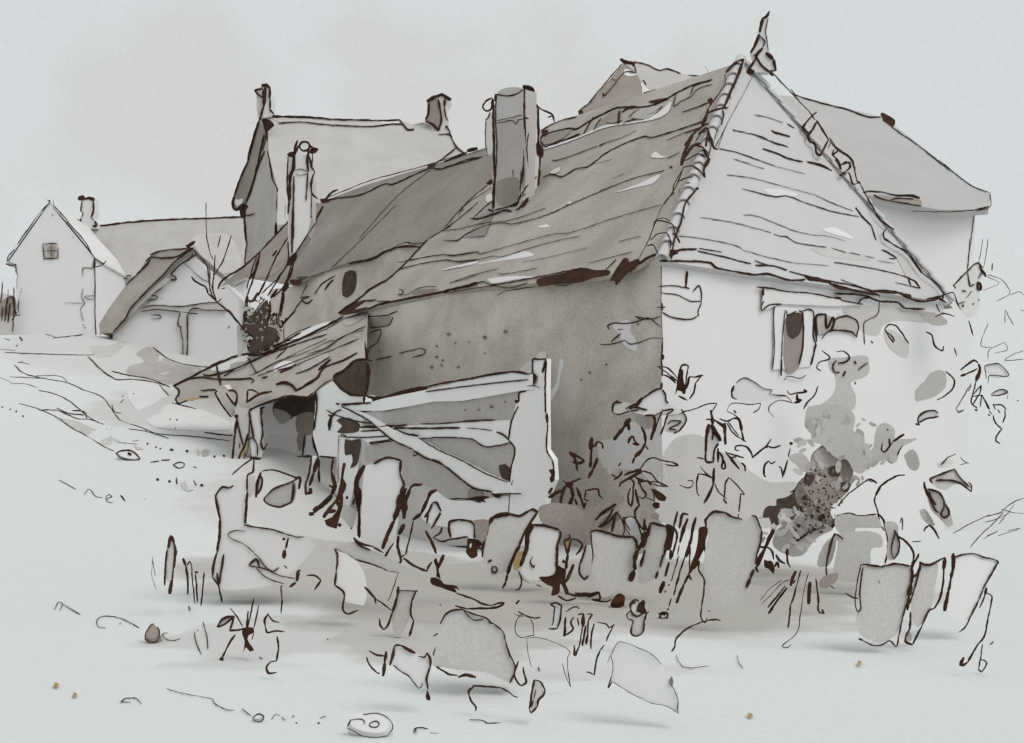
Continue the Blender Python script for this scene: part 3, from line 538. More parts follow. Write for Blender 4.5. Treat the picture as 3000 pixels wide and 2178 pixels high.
b.strokes("J w7:550,625 530,800 515,950 500,1100;w9:500,1100 520,1200;w7:545,630 570,740 600,860;w8:640,770 620,850 570,960 550,1050;w9:550,1050 510,1110;w12:545,625;w4:615,920 620,1180 625,1418;w5:570,850 575,890", LP, 'ink', .014)
b.build('post', lt)
for pol, ink in (([(360, 400), (420, 400), (470, 420), (540, 540), (520, 600), (500, 630), (430, 530)], "J w7:350,405 385,415 370,430 420,520 500,630;w8:480,415 520,410 550,440 540,540;w7:460,430 500,490 545,540"),
                 ([(620, 520), (740, 470), (840, 430), (850, 500), (730, 540), (640, 600)], "J w8:640,405 630,510;w9:630,510 740,440 840,420;w7:640,405 680,405 740,440")):
    b = MB(); poly3(b, 'J', pol, LP, 'light', (0, .12, 0), -.12); b.strokes(ink, LP, 'ink', .02); b.build('brace', lt)
b = MB(); poly3(b, 'J', [(660, 560), (760, 540), (770, 900), (720, 1100), (690, 1100), (660, 800)], LP, 'paper', (0, .12, 0), -.02)
b.strokes("J w10:655,600 660,640;w8:660,640 680,760 690,800;w6:640,820 680,800 720,870 720,950;w11:660,968 720,970;w7:740,970 750,1010 700,1180;w9:755,550 750,640;w8:750,620 765,760 750,850 770,900 800,850;w12:740,560 780,550", LP, 'ink', .016)
b.build('door_frame', lt)
LB = front(24.6)
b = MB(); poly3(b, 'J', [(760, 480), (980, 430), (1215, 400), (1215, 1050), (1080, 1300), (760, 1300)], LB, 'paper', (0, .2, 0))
b.fills("J dark:855,520 980,465 1140,470 1215,430 1200,560 1190,640 1050,620 930,680 860,620;grey:1050,620 1190,600 1185,765 1060,770;grey:1060,770 1120,775 1105,900 1050,900;mid:860,560 1000,620 930,690 870,640;pale:800,800 1040,830 1030,1020 850,980", LB, .01)  # dark and grey patches paint the shade of the open interior
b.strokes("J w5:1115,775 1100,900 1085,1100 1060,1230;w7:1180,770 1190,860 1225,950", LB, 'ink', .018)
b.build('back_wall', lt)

# ================================================================ LOW BOARDED SHED against the side wall
TS = -1.5; SW = Pl(hs(0, TS, 0), -dR)
sh = thing('garden_shed', 'low whitewashed shed with grey panels and diagonal brace under the side wall', 'shed', hs(3.5, TS, 0))
def spoly(mb, t, pts, m, th, d=0): A = [SW.hit(*px(t, *q), d) for q in pts]; mb.face_tess(A, [p + dR * th for p in A], m)
b = MB()
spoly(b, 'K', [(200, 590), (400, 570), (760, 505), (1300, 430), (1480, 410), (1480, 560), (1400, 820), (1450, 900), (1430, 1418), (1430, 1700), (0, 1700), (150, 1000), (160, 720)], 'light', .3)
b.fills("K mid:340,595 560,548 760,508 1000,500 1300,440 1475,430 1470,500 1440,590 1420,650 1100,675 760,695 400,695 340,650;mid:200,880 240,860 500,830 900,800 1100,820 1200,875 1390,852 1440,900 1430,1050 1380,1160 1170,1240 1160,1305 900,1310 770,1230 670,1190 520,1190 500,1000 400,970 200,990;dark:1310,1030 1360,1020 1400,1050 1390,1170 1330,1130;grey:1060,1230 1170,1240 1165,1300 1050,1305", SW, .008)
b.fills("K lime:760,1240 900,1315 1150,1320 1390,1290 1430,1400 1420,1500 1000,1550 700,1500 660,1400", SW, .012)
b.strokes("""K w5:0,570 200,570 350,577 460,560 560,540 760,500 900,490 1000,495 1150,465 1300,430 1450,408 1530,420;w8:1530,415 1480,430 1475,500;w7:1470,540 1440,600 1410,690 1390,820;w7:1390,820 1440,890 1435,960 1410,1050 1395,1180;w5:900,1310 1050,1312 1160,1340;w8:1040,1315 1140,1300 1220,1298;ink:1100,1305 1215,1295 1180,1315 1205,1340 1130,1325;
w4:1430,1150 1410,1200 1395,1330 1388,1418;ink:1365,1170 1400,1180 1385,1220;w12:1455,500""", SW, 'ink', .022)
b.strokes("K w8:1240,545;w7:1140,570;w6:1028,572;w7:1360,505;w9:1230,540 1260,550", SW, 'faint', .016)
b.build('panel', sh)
b = MB(); spoly(b, 'K', [(-20, 520), (240, 508), (330, 480), (700, 405), (1080, 315), (1350, 262), (1590, 275), (1590, 400), (1480, 412), (1000, 497), (760, 502), (560, 542), (350, 578), (150, 578), (0, 560)], 'lime', .2, .05)
b.strokes("""K w8:0,530 110,520 240,512;w9:200,450 260,470 330,465;ink:240,470 330,462 500,410 640,378 720,380 710,420 640,425 480,465 310,512 250,505 255,490;w7:710,380 800,358 900,340 1080,310;w8:1060,315 1200,285 1350,262 1450,255 1560,275;w5:700,420 850,400 1000,380 1300,345 1550,320;ink:1545,285 1590,260 1625,290 1610,340 1595,370 1575,360 1555,320;w4:1545,372 1600,370 1645,390""", SW, 'ink', .066)
b.build('top_rail', sh)
b = MB(); spoly(b, 'K', [(150, 725), (540, 702), (1000, 680), (1400, 655), (1390, 820), (1390, 850), (1200, 875), (1100, 820), (900, 800), (500, 835), (240, 858), (150, 800)], 'lime', .12, .03)
b.strokes("K w10:160,715 300,710 440,702;w7:440,705 540,697;w5:160,748 400,735 500,720;w7:440,720 700,725 900,720 980,720;w5:660,685 800,688 1000,670;w6:1000,668 1150,658 1270,655;w4:1040,720 1130,728 1250,742;w7:1290,755 1340,775 1390,820;w5:0,795 200,800 430,785 630,785;w5:470,808 300,835 230,845 260,852 400,832 560,820 750,803 900,800 1030,808 1100,820 1150,860 1200,878 1290,870 1390,845", SW, 'ink', .046)
b.build('middle_rail', sh)
b = MB(); spoly(b, 'K', [(0, 545), (200, 600), (440, 740), (620, 785), (800, 900), (1000, 990), (1200, 1095), (1380, 1170), (1420, 1260), (1270, 1265), (1100, 1210), (1000, 1145), (850, 1030), (600, 905), (440, 830), (320, 740), (180, 640), (0, 570)], 'lime', .1, .07)
b.strokes("K w6:0,540 100,590 220,655 320,740 440,830 600,900;w7:600,910 700,970 830,1020 1000,1150 1100,1220 1250,1250;w9:760,985 830,1015;w6:460,735 560,775 640,780;w9:570,775 630,785;w5:640,800 800,900 1000,990 1200,1100 1380,1170;ink:1245,1262 1380,1262 1300,1280 1320,1305 1280,1300;w6:1300,1270 1400,1268 1495,1270;w6:600,930 600,955 640,935;w5:155,675 250,680", SW, 'ink', .086)
b.build('brace', sh)
b = MB(); spoly(b, 'K', [(1590, 150), (1700, 145), (1695, 500), (1700, 900), (1755, 980), (1765, 1150), (1700, 1300), (1660, 1700), (1390, 1700), (1395, 1200), (1440, 900), (1390, 820), (1470, 430), (1590, 400)], 'lime', .10, .02)
b.strokes("K w7:1590,280 1590,150 1640,150 1700,145;w8:1700,150 1670,260;w7:1700,160 1692,400 1697,600;w12:1705,600 1710,680;w6:1712,680 1705,900 1750,985;w6:1750,985 1765,1060 1765,1150;ink:1720,1070 1770,1060 1768,1160 1740,1175 1728,1140 1745,1110;w8:1755,1220 1725,1270", SW, 'ink', .036)
b.build('corner_post', sh)
b = MB(); spoly(b, 'J', [(1200, 425), (1340, 335), (1500, 442), (1600, 450), (1620, 640), (1590, 900), (1570, 1150), (1570, 1418), (1380, 1418), (1380, 960), (1230, 950), (1180, 780), (1200, 560)], 'lime', .25)
b.fills("J dark:1345,300 1440,240 1530,165 1620,150 1640,420 1600,452 1500,442 1360,345;dark:1375,660 1430,635 1500,650 1570,690 1575,740 1480,765 1380,755 1425,705;dark:1450,815 1500,825 1572,812 1560,980 1540,1030 1490,1055 1510,1000 1500,940 1450,950", SW, .012)
b.strokes("""J w10:1350,295 1440,240 1530,160;w8:1530,160 1610,150 1670,165;w6:1615,0 1622,150;w12:1625,60 1628,150;w14:1630,180 1640,260 1630,400;w8:1610,420 1600,640;ink:1550,595 1615,570 1615,635 1560,610;w7:1345,320 1420,400 1500,445 1600,455;w6:1200,415 1210,560 1185,740;w9:1200,430 1215,500;w5:1290,575 1370,615 1450,640 1560,670 1660,682;w8:1310,615 1340,625 1360,600;w12:1330,620 1315,740;
w5:1350,600 1400,575 1460,560 1600,570;w3:1395,790 1390,980 1390,1180;w5:1400,790 1430,775 1460,795;w10:1375,520 1480,530 1600,518""", SW, 'ink', .02)
b.build('door_pier', sh)

# ================================================================ FAR BUILDINGS
# --- white gabled cottage, far left
Yc = 60; FC = front(Yc); hb = thing('small_house', 'small white gabled house with one square attic window at the far left', 'house', P3(*px('B', 420, 1370), Yc))
def bp_(t, pts, surf, d=0): return [surf.hit(*px(t, *q), d) for q in pts]
def ext(mb, t, pts, surf, m, vec, d=0): A = bp_(t, pts, surf, d); mb.face_tess(A, [p + Vector(vec) for p in A], m)
b = MB(); ext(b, 'B', [(410, 275), (600, 475), (700, 590), (785, 725), (790, 1000), (797, 1400), (400, 1450), (110, 1400), (135, 1100), (140, 860), (130, 780), (60, 750), (110, 650), (230, 490)], FC, 'paper', (-.5, 7, 0))
b.strokes("""B w4:150,605 230,490 300,390 340,340;w5:340,340 410,270;w5:440,285 520,370 600,470 700,580 780,720;w5:120,655 70,710 55,760;w7:45,775 90,790 130,780;w5:130,780 135,850 145,860;w2:145,860 140,930 135,980;w5:782,720 790,900 790,1180 797,1370;w5:797,1370 820,1390 850,1290;w10:785,735 785,810;w5:785,725 860,775 880,750;w5:760,805 820,798 870,775;
w4:690,880 690,812 770,818;w3:690,980 680,1060 705,1100 670,1150 690,1250;w3:700,1045 780,1040;w3:700,1050 740,1070 780,1070;w2:530,1100 690,1105;w4:690,1285;w4:705,1305;w4:390,242 430,280;w4:440,245 450,290 470,315;w7:410,255;w4:435,370;w3:610,555;w3:180,985;w3:175,1010;w3:165,1040;w4:160,1075 150,1130 160,1180""", FC, 'sepia', .04, .85)
b.build('wall', hb)
b = MB(); b.fills("B mid:372,615 472,610 474,725 372,730;grey:395,635 460,628 455,700 430,722 400,690", FC, .03); b.strokes("B w4:355,610 475,603;w4:355,605 365,740;w5:365,735 480,728;w3:482,650 482,735;w2:425,612 428,728;w2:370,668 476,664", FC, 'sepia', .05, .85); b.build('window', hb)
b = MB()
for q0, q1 in (((410, 262), (55, 770)), ((410, 262), (800, 735))):
    A, B = FC.hit(*px('B', *q0)), FC.hit(*px('B', *q1)); b.prism([A + Vector((0, 0, .03)), B + Vector((0, 0, .03)), B + Vector((-.5, 7, .03)), A + Vector((-.5, 7, .03))], (0, 0, -.1), 'pale')
b.build('roof', hb)
b = MB(); ext(b, 'B', [(-60, 1040), (60, 1030), (120, 1045), (130, 1190), (110, 1400), (-60, 1400)], FC, 'pale', (0, -.5, 0), 0)
FC2 = front(Yc - .5); b.fills("B grey:-20,1130 20,1080 60,1050 120,1040 130,1190 60,1220 -20,1250;light:-20,1230 100,1220 105,1380 -20,1380", FC2, .02)
b.strokes("B w6:20,930 15,1030 5,1100;w4:68,985 65,1100;w5:115,970 118,1100 105,1340;w9:80,1050 110,1060 120,1150 135,1195;w7:60,1060 50,1150 40,1250;w6:85,1100 65,1260;w5:20,1130 15,1250;w5:130,1205 170,1200;w6:135,1190 100,1240", FC2, 'sepia', .05, .85)
b.build('porch', hb)
# --- long low house with chimney
Yl = 66; lh = thing('long_house', 'long low house with wide pale roof and white chimney behind the small house', 'house', P3(*px('B', 1100, 1200), Yl))
RG = pl3(P3(*px('B', 800, 880), Yl), P3(*px('B', 2000, 860), Yl), P3(*px('B', 800, 462), Yl + 2.8))
b = MB(); ext(b, 'B', [(610, 470), (790, 460), (1250, 418), (1500, 405), (2020, 388), (2060, 600), (2060, 900), (1400, 890), (1090, 885), (790, 885), (700, 860), (700, 590)], RG, 'thatch', (0, .1, -.2))
b.fills("B light:640,520 700,500 780,700 790,870 740,700;light:1600,560 1900,540 2000,800 1800,860 1700,750", RG, .03)
b.strokes("""B w8:790,463 900,452 1000,437;w7:1000,437 1250,415 1500,403;w6:1500,403 1800,393 2020,380;w5:1900,395 2060,375 2120,360;w5:795,885 950,878 1090,873;w5:800,892 930,908 1060,898""", RG, 'sepia', .04, .85)
b.build('roof', lh)
FL = front(Yl + .2); b = MB(); ext(b, 'B', [(700, 870), (2060, 870), (2060, 1500), (700, 1500)], FL, 'paper', (0, 5, 0)); b.fills("B pale:795,900 1080,890 1060,930 900,950 795,950", FL, .03); b.build('wall', lh)
FG = front(Yl + 2.2); b = MB(); ext(b, 'B', [(655, 225), (775, 225), (775, 330), (765, 390), (805, 430), (805, 480), (620, 490), (590, 450), (665, 400), (685, 350), (668, 330), (680, 260)], FG, 'paper', (0, .9, 0))
b.strokes("B ink:640,235 655,212 690,205 710,225 740,215 785,225 790,250 770,255 735,240 700,245 660,252;w7:680,255 668,340;w5:668,330 688,355 675,390;w10:670,400 655,450;w8:590,440 650,405;w8:615,470 660,450;w8:775,250 778,330 762,385;w5:755,385 780,410;w12:790,420 800,455 770,465", FG, 'sepia', .05, .85)
b.build('chimney', lh)
# --- barn between the two
Yb = 40; FB = front(Yb); bn = thing('barn', 'white gabled barn with sagging grey roof edge and timber lintel on one post', 'barn', P3(*px('I', 1300, 520), Yb))
b = MB(); ext(b, 'B', [(1590, 690), (1740, 860), (1980, 1060), (2000, 1850), (900, 1850), (940, 1340), (1080, 1150), (1200, 1020), (1450, 760)], FB, 'paper', (-.6, 9, 0))
b.strokes("""B w5:1640,690 1500,780 1420,865 1455,880 1465,905 1395,905;w4:1395,905 1320,990 1255,1030 1310,1048 1300,1070 1235,1080 1230,1100;w2:1520,760 1600,830;w3:1600,830 1660,890 1740,930;w5:1620,680 1720,790 1735,900;w3:1340,1058;w4:1255,1200 1320,1200 1335,1218 1325,1232;w4:1255,1232 1325,1232;w5:1900,1300""", FB, 'ink', .04)
b.build('wall', bn)
b = MB(); FB2 = front(Yb - .35)
ext(b, 'B', [(1580, 640), (1490, 655), (1330, 670), (1260, 700), (1210, 750), (1150, 850), (1050, 950), (980, 1040), (900, 1150), (820, 1280), (830, 1350), (940, 1345), (1030, 1250), (1080, 1150), (1200, 1020), (1350, 870), (1450, 760), (1610, 650)], FB2, 'rooftile', (-.5, 8, -.1))
b.fills("B light:1060,1150 1200,1030 1380,890 1420,900 1250,1040 1100,1190 1000,1280", FB2, -.1)
b.strokes("""B w6:1210,750 1260,720 1350,728 1470,712 1580,650;w5:1245,700 1330,670 1440,655 1560,648;w7:1250,745 1130,870;w5:1130,870 1040,955;w6:1600,650 1450,760 1350,870 1200,1020 1080,1150 1040,1230 940,1340;w9:1545,620 1590,650;w10:1550,640 1620,590;w8:1590,640 1630,680;w6:1480,730 1520,700 1610,640;w7:1540,760 1590,720 1600,690""", FB2, 'ink', .03)
b.build('roof', bn)
b = MB(); FB3 = front(Yb - .1)
ext(b, 'B', [(1180, 1140), (1280, 1120), (1500, 1125), (1700, 1100), (1840, 1090), (1880, 1165), (1640, 1150), (1560, 1175), (1490, 1175), (1300, 1155), (1170, 1170)], FB3, 'light', (0, .3, 0))
b.strokes("B w4:1180,1140 1280,1120 1500,1128 1700,1100 1810,1092;w4:1170,1170 1300,1155 1420,1165 1500,1175;w4:1560,1190 1600,1145 1700,1158 1880,1165;w5:1560,1190 1640,1188", FB3, 'ink', .03); b.build('lintel', bn)
b = MB(); ext(b, 'B', [(1490, 1175), (1560, 1185), (1560, 1418), (1556, 1800), (1520, 1800), (1515, 1418), (1495, 1310), (1478, 1290)], FB3, 'light', (0, .25, 0))
b.strokes("B w5:1495,1180 1480,1240 1478,1290 1510,1300;w4:1495,1300 1520,1418;w4:1520,1418 1515,1600;w6:1555,1195 1560,1418;w5:1560,1418 1553,1600", FB3, 'ink', .03); b.build('post', bn)
# --- tall farmhouse behind the wing
fh = thing('farmhouse', 'tall pale farmhouse with two chimneys and narrow shaded gable behind the wing', 'house', P3(*px('C', 900, 1400), 41))
RF = pl3(P3(*px('C', 560, 400), 43), P3(*px('C', 1640, 430), 43), P3(*px('C', 900, 1000), 40.2))
b = MB(); ext(b, 'C', [(500, 398), (640, 400), (1050, 425), (1350, 432), (1620, 430), (1740, 470), (1840, 455), (2000, 480), (2060, 600), (2210, 745), (2268, 800), (1800, 1300), (600, 1300), (605, 1010), (530, 700), (520, 450)], RF, 'light', (0, .1, -.2))
b.fills("C light:560,415 800,420 1050,440 1350,445 1550,445 1660,465 1380,485 1000,470 800,450 620,450;light:1640,470 1740,480 1730,510 1690,510;paper:1450,440 1600,438 1620,455 1500,462", RF, .01)
b.strokes("""C w9:500,402 640,402;w7:640,402 900,410 1050,425;w6:1050,425 1350,432 1500,435 1620,428;w5:1620,428 1645,460;w8:1645,465 1685,510 1740,508;w5:610,458 800,448 1000,470;w5:1000,470 1200,480 1380,485 1550,465 1660,465;w3:1740,470 1825,455;w6:1940,552 2035,552 2060,600;w6:2060,600 2095,660 2200,740;w7:1985,472 2015,490 2045,555;w5:2090,662 1990,740 1910,800""", RF, 'ink', .04)
b.build('roof', fh)
GB = pl3(P3(*px('C', 615, 1250), 39.8), P3(*px('C', 330, 1200), 44), P3(*px('C', 500, 480), 42.6))
b = MB(); ext(b, 'C', [(495, 480), (530, 700), (560, 930), (605, 1010), (612, 1280), (590, 1300), (600, 1700), (345, 1700), (345, 1418), (320, 1240), (345, 1120), (400, 980), (440, 840)], GB, 'mid', (3.5, .2, 0))
b.strokes("""C w6:495,690 430,850 390,1000 340,1120;w6:525,690 550,850 560,930;w6:560,930 605,1010 600,1150 615,1240;ink:290,1165 340,1128 358,1150 335,1180 335,1250 305,1250;w7:325,1250 335,1340 340,1418;w6:340,1225 410,1212;w7:625,1235;w6:615,1240 620,1275 585,1300;w9:590,1300 590,1418""", GB, 'ink', .04)
b.strokes("D w6:330,120 335,250 350,330;w6:345,330 335,480 350,600;w8:590,150 595,260;w6:620,100 620,140 585,165", GB, 'ink', .04)
b.build('gable_wall', fh)
GC = pl3(P3(*px('C', 500, 430), 42.2), P3(*px('C', 240, 1150), 44.5), P3(*px('C', 330, 1120), 43.9))
b = MB(); ext(b, 'C', [(450, 440), (490, 480), (490, 560), (440, 800), (400, 960), (340, 1110), (320, 1130), (265, 1180), (232, 1150), (240, 1070), (300, 900), (355, 760), (360, 730), (410, 560)], GC, 'grey', (.2, .3, 0))
b.fills("C paper:250,1090 290,1090 320,1080 310,1120 270,1150 245,1120", GC, .02)
b.strokes("C w7:450,440 410,560 360,730;w8:360,730 358,775;w6:358,775 300,900 240,1070;w9:240,1070 232,1150 260,1178 320,1130;w7:490,560 440,800 390,990 340,1110;w3:445,450 370,740;ink:470,420 540,430 578,480 525,525 532,680 480,695 505,560 485,470", GC, 'ink', .04)
b.build('verge', fh)
F1 = front(42.8)
b = MB(); ext(b, 'C', [(420, 185), (470, 150), (535, 160), (545, 200), (540, 370), (560, 400), (440, 420), (432, 260)], F1, 'paper', (0, .9, 0)); b.fills("C light:435,200 480,190 470,300 440,400", F1, .02)
b.strokes("C w7:480,170 415,185 440,215 480,245;w12:470,145 510,140 540,165;w10:540,165 540,250;w7:540,250 545,340;w9:540,345 575,385;w12:500,160 495,240 490,310;w9:490,300 465,400 450,440;w5:480,180 485,260", F1, 'ink', .04); b.build('chimney', fh)
F2 = front(42.6)
b = MB(); ext(b, 'C', [(1845, 280), (1960, 230), (2040, 250), (2010, 300), (2020, 430), (1960, 560), (1910, 575), (1880, 480), (1830, 440), (1855, 380)], F2, 'paper', (0, .9, 0)); b.fills("C grey:1860,290 1935,255 1960,420 1940,510 1840,440 1860,390;light:1880,480 1935,520 1935,560 1900,570", F2, .02)
b.strokes("C w14:1845,275 1900,245 1970,222 2000,240 2045,265;w8:1858,290 1855,380 1830,430;w9:1830,440 1880,460 1945,520;w7:1945,520 1965,420 1940,260;w9:1990,260 1990,320;w5:1990,320 2000,400 2022,440;ink:1905,560 1950,540 1945,570 1920,582", F2, 'ink', .04); b.build('chimney', fh)
# --- pyramid roofed house
ph = thing('hip_roofed_house', 'house showing only its pointed shaded gable and pale ridge above the big cottage roof', 'house', P3(*px('E', 1600, 900), 34))
LPp = pl3(P3(*px('E', 1150, 640), 33), P3(*px('E', 1490, 240), 35), P3(*px('E', 1850, 560), 33))
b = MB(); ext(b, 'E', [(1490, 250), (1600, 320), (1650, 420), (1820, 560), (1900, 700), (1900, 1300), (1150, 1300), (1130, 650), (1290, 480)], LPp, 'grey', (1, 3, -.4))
b.fills("E pale:1500,290 1550,300 1540,330 1620,330 1560,350 1500,340;pale:1640,400 1680,440 1720,480 1690,530 1660,560 1650,480", LPp, .01)
b.strokes("E w6:1130,680 1130,640 1200,580;ink:1115,640 1140,620 1165,655 1130,690;w5:1200,580 1290,470 1400,340 1480,250;w4:1320,525 1400,440 1500,320 1600,320;w7:1325,490 1330,510;w5:1390,370 1430,385;w8:1655,385 1680,420;w6:1660,492 1755,468 1700,522;w9:1700,545 1720,560", LPp, 'ink', .03); b.build('gable', ph)
LQ = pl3(P3(*px('E', 1500, 240), 35), P3(*px('E', 2220, 350), 36.5), P3(*px('E', 1850, 560), 33.5))
b = MB(); ext(b, 'E', [(1490, 235), (1590, 230), (1700, 260), (1780, 300), (1860, 290), (1970, 330), (2140, 350), (2260, 350), (2300, 420), (2100, 600), (1850, 600), (1650, 420), (1600, 320)], LQ, 'thatch', (0, .1, -.15))
b.strokes("E w14:1470,210 1510,235 1585,245;w8:1590,230 1570,260;w5:1590,232 1700,260 1780,300 1860,290 1970,330;w4:2035,340 2140,350 2210,352;w5:1580,255 1600,320;w2:2170,270 2220,350;ink:2205,375 2240,345 2260,360 2250,385", LQ, 'ink', .03); b.build('roof', ph)
# --- house behind the hip, right
kh = thing('neighbour_house', 'white walled house with broad plain grey roof behind the big hip at the right', 'house', P3z(2000, 760, 43))
RK = pl3(P3z(1920, 430, 42), P3z(2180, 462, 42), P3z(1960, 262, 45.6))
b = MB(); A = [RK.hit(*px('Z', *q)) for q in [(1560, 190), (1800, 220), (1960, 262), (2010, 300), (2080, 355), (2150, 410), (2195, 432), (2190, 462), (2140, 465), (2080, 465), (1990, 448), (1920, 432), (1880, 420), (1560, 380)]]
b.face_tess(A, [p + Vector((0, .1, -.2)) for p in A], 'roofpale')
b.fills("H grey:1870,485 2000,530 2268,575 2250,520 2100,510 1950,490", RK, .01)
b.strokes("G w5:895,740 940,790 1060,830 1240,880;w5:1240,880 1370,910 1530,970 1650,970;w4:1660,990 1800,1100 1960,1210 2220,1418;ink:1640,950 1655,935 1765,1000 1750,1050 1680,1000;Z w4:2080,355 2150,410 2193,428;w4:2193,428 2193,458 2165,467;H w5:1770,470 1850,455 1950,465 2060,490 2200,490;w8:2060,490 2200,495 2250,512;w6:1870,485 1920,515 2000,535;w5:2000,535 2268,580;w5:2010,530 2060,515 2200,520;Z w4:2020,468 2090,470 2160,466;w6:2160,465 2190,458", RK, 'ink', .03)
b.build('roof', kh)
FK = front(42.4); b = MB(); A = [FK.hit(*px('Z', *q)) for q in [(1900, 425), (2160, 462), (2152, 700), (2140, 1100), (1850, 1100)]]
b.face_tess(A, [p + Vector((-.5, 5, 0)) for p in A], 'lime'); b.strokes("Z w3:2160,466 2155,500 2147,560 2143,600", FK, 'ink', .02); b.build('wall', kh)
for w_, s_ in ((3, "M w3:1970,0 1950,120 1930,255"), (3, "M w3:1925,0 1910,100 1890,200")):
    pass
# ================================================================ PLANTS, STONES
def plane_at(u, v, Y, yaw, lean, dz=0):
    n = Vector((math.sin(R_(yaw)), -math.cos(R_(yaw)), math.tan(R_(lean)))); return Pl(P3(u, v, Y), n)
def grounded(c, pts, Y, yaw, lean):
    for _ in range(60):                                     # step towards the viewer until the foot stands on the ground
        s = plane_at(c[0], c[1], Y, yaw, lean); H = [s.hit(*q) for q in pts]
        if min(p.z - hgt(p.x, p.y) for p in H) > .004: return s
        Y *= .985
    return s
def cen(pts): return sum(p[0] for p in pts) / len(pts), sum(p[1] for p in pts) / len(pts)
_k = [0]
def clusters(S):
    n = len(S); par = list(range(n))
    def fd(i):
        while par[i] != i: i = par[i]
        return i
    sm = [smooth(l, 8) if len(l) > 1 else l for _, l in S]
    def near(a, b): return min((p[0] - q[0]) ** 2 + (p[1] - q[1]) ** 2 for p in sm[a] for q in sm[b])
    for i in range(n):
        for j in range(i):
            if near(i, j) < 64: par[fd(i)] = fd(j)
    for i in range(n):                                      # a dot belongs to the line nearest to it
        if len(S[i][1]) < 3 and n > 1 and sum(fd(k) == fd(i) for k in range(n)) == 1:
            xs_ = S[i][1]; L = sum(abs(a[0] - b[0]) + abs(a[1] - b[1]) for a, b in zip(xs_, xs_[1:]))
            if L < 22:
                j = min((k for k in range(n) if k != i), key=lambda k: near(i, k)); par[fd(i)] = fd(j)
    out = {}
    for i in range(n): out.setdefault(fd(i), []).append(S[i])
    return list(out.values())
def plant(name, label, cat, Y, parts, group=None, spread=.25, yaw=25, lean=10, th=.05):
    """parts: (part name, fill polygons, pen lines). Each part stands in its own depth, turned its own way."""
    rnd = random.Random(len(_k)); _k.append(0)
    one = len(parts) == 1
    allp = [q for p in parts for s_ in (p[1], p[2]) for _, l in parse(s_) for q in l]
    cu = sum(q[0] for q in allp) / len(allp); mv = max(q[1] for q in allp)
    base = P3(cu, mv, Y)
    vb = mv - HV
    if vb > 190: Y = min(Y, F * 1.6 / vb * .985 - spread * .5)
    base = P3(cu, mv, Y)
    root = None if one else thing(name, label, cat, base, group)
    for i, (pn_, fs, ss) in enumerate(parts):
        F_ = parse(fs); S_ = parse(ss); allq = [q for _, l in (F_ + S_) for q in l]
        c = cen(allq); b = MB()
        if F_:
            s = grounded(c, allq, Y + rnd.uniform(-spread, spread), rnd.uniform(-yaw, yaw), rnd.uniform(0, lean))
            for j, (t, l) in enumerate(F_):
                (b.leaf(l, s, t, th) if j == 0 else b.blob(l, s, t, .004 + .002 * j))
            fx = [q[0] for _, l in F_ for q in l]; fy = [q[1] for _, l in F_ for q in l]
            for cl in (clusters(S_) if S_ else []):
                cx_, cy_ = cen([q for _, l in cl for q in l])
                outl = [q for _, l in F_ for q in smooth(l, 8, True)]
                near_ = min((q[0] - o[0]) ** 2 + (q[1] - o[1]) ** 2 for _, l in cl for q in l for o in outl) < 150
                own = near_ or (min(fx) < cx_ < max(fx) and min(fy) < cy_ < max(fy))
                b2 = b if own or one else MB()
                for wd, l in cl:
                    b2.blob(l, s, wd if wd in MATS else 'ink', .012) if isinstance(wd, str) else b2.stroke(wd, l, s, 'ink', .014)
                if b2 is not b: b2.build(pn_, root)
            o = b.build(name if one else pn_, root, base if one else None)
            if one: tag(o, label, cat, group)
        else:
            for grp_ in clusters(S_):                       # each connected run of pen lines is one blade, twig or leaf
                cc_ = cen([q for _, l in grp_ for q in l])
                s = grounded(cc_, [q for _, l in grp_ for q in l], Y + rnd.uniform(-spread, spread), rnd.uniform(-yaw, yaw), rnd.uniform(-lean, lean)); b = MB()
                for wd, l in grp_:
                    if isinstance(wd, str): b.leaf(l, s, wd if wd in MATS else 'ink', th * .6)
                    else: b.stroke(wd, l, s, 'ink', .005)
                if one and root is None and len(clusters(S_)) > 1: root = thing(name, label, cat, base, group)
                solo = one and root is None
                o = b.build(name if solo else pn_, root, base if solo else None)
                if solo: tag(o, label, cat, group)
    return root
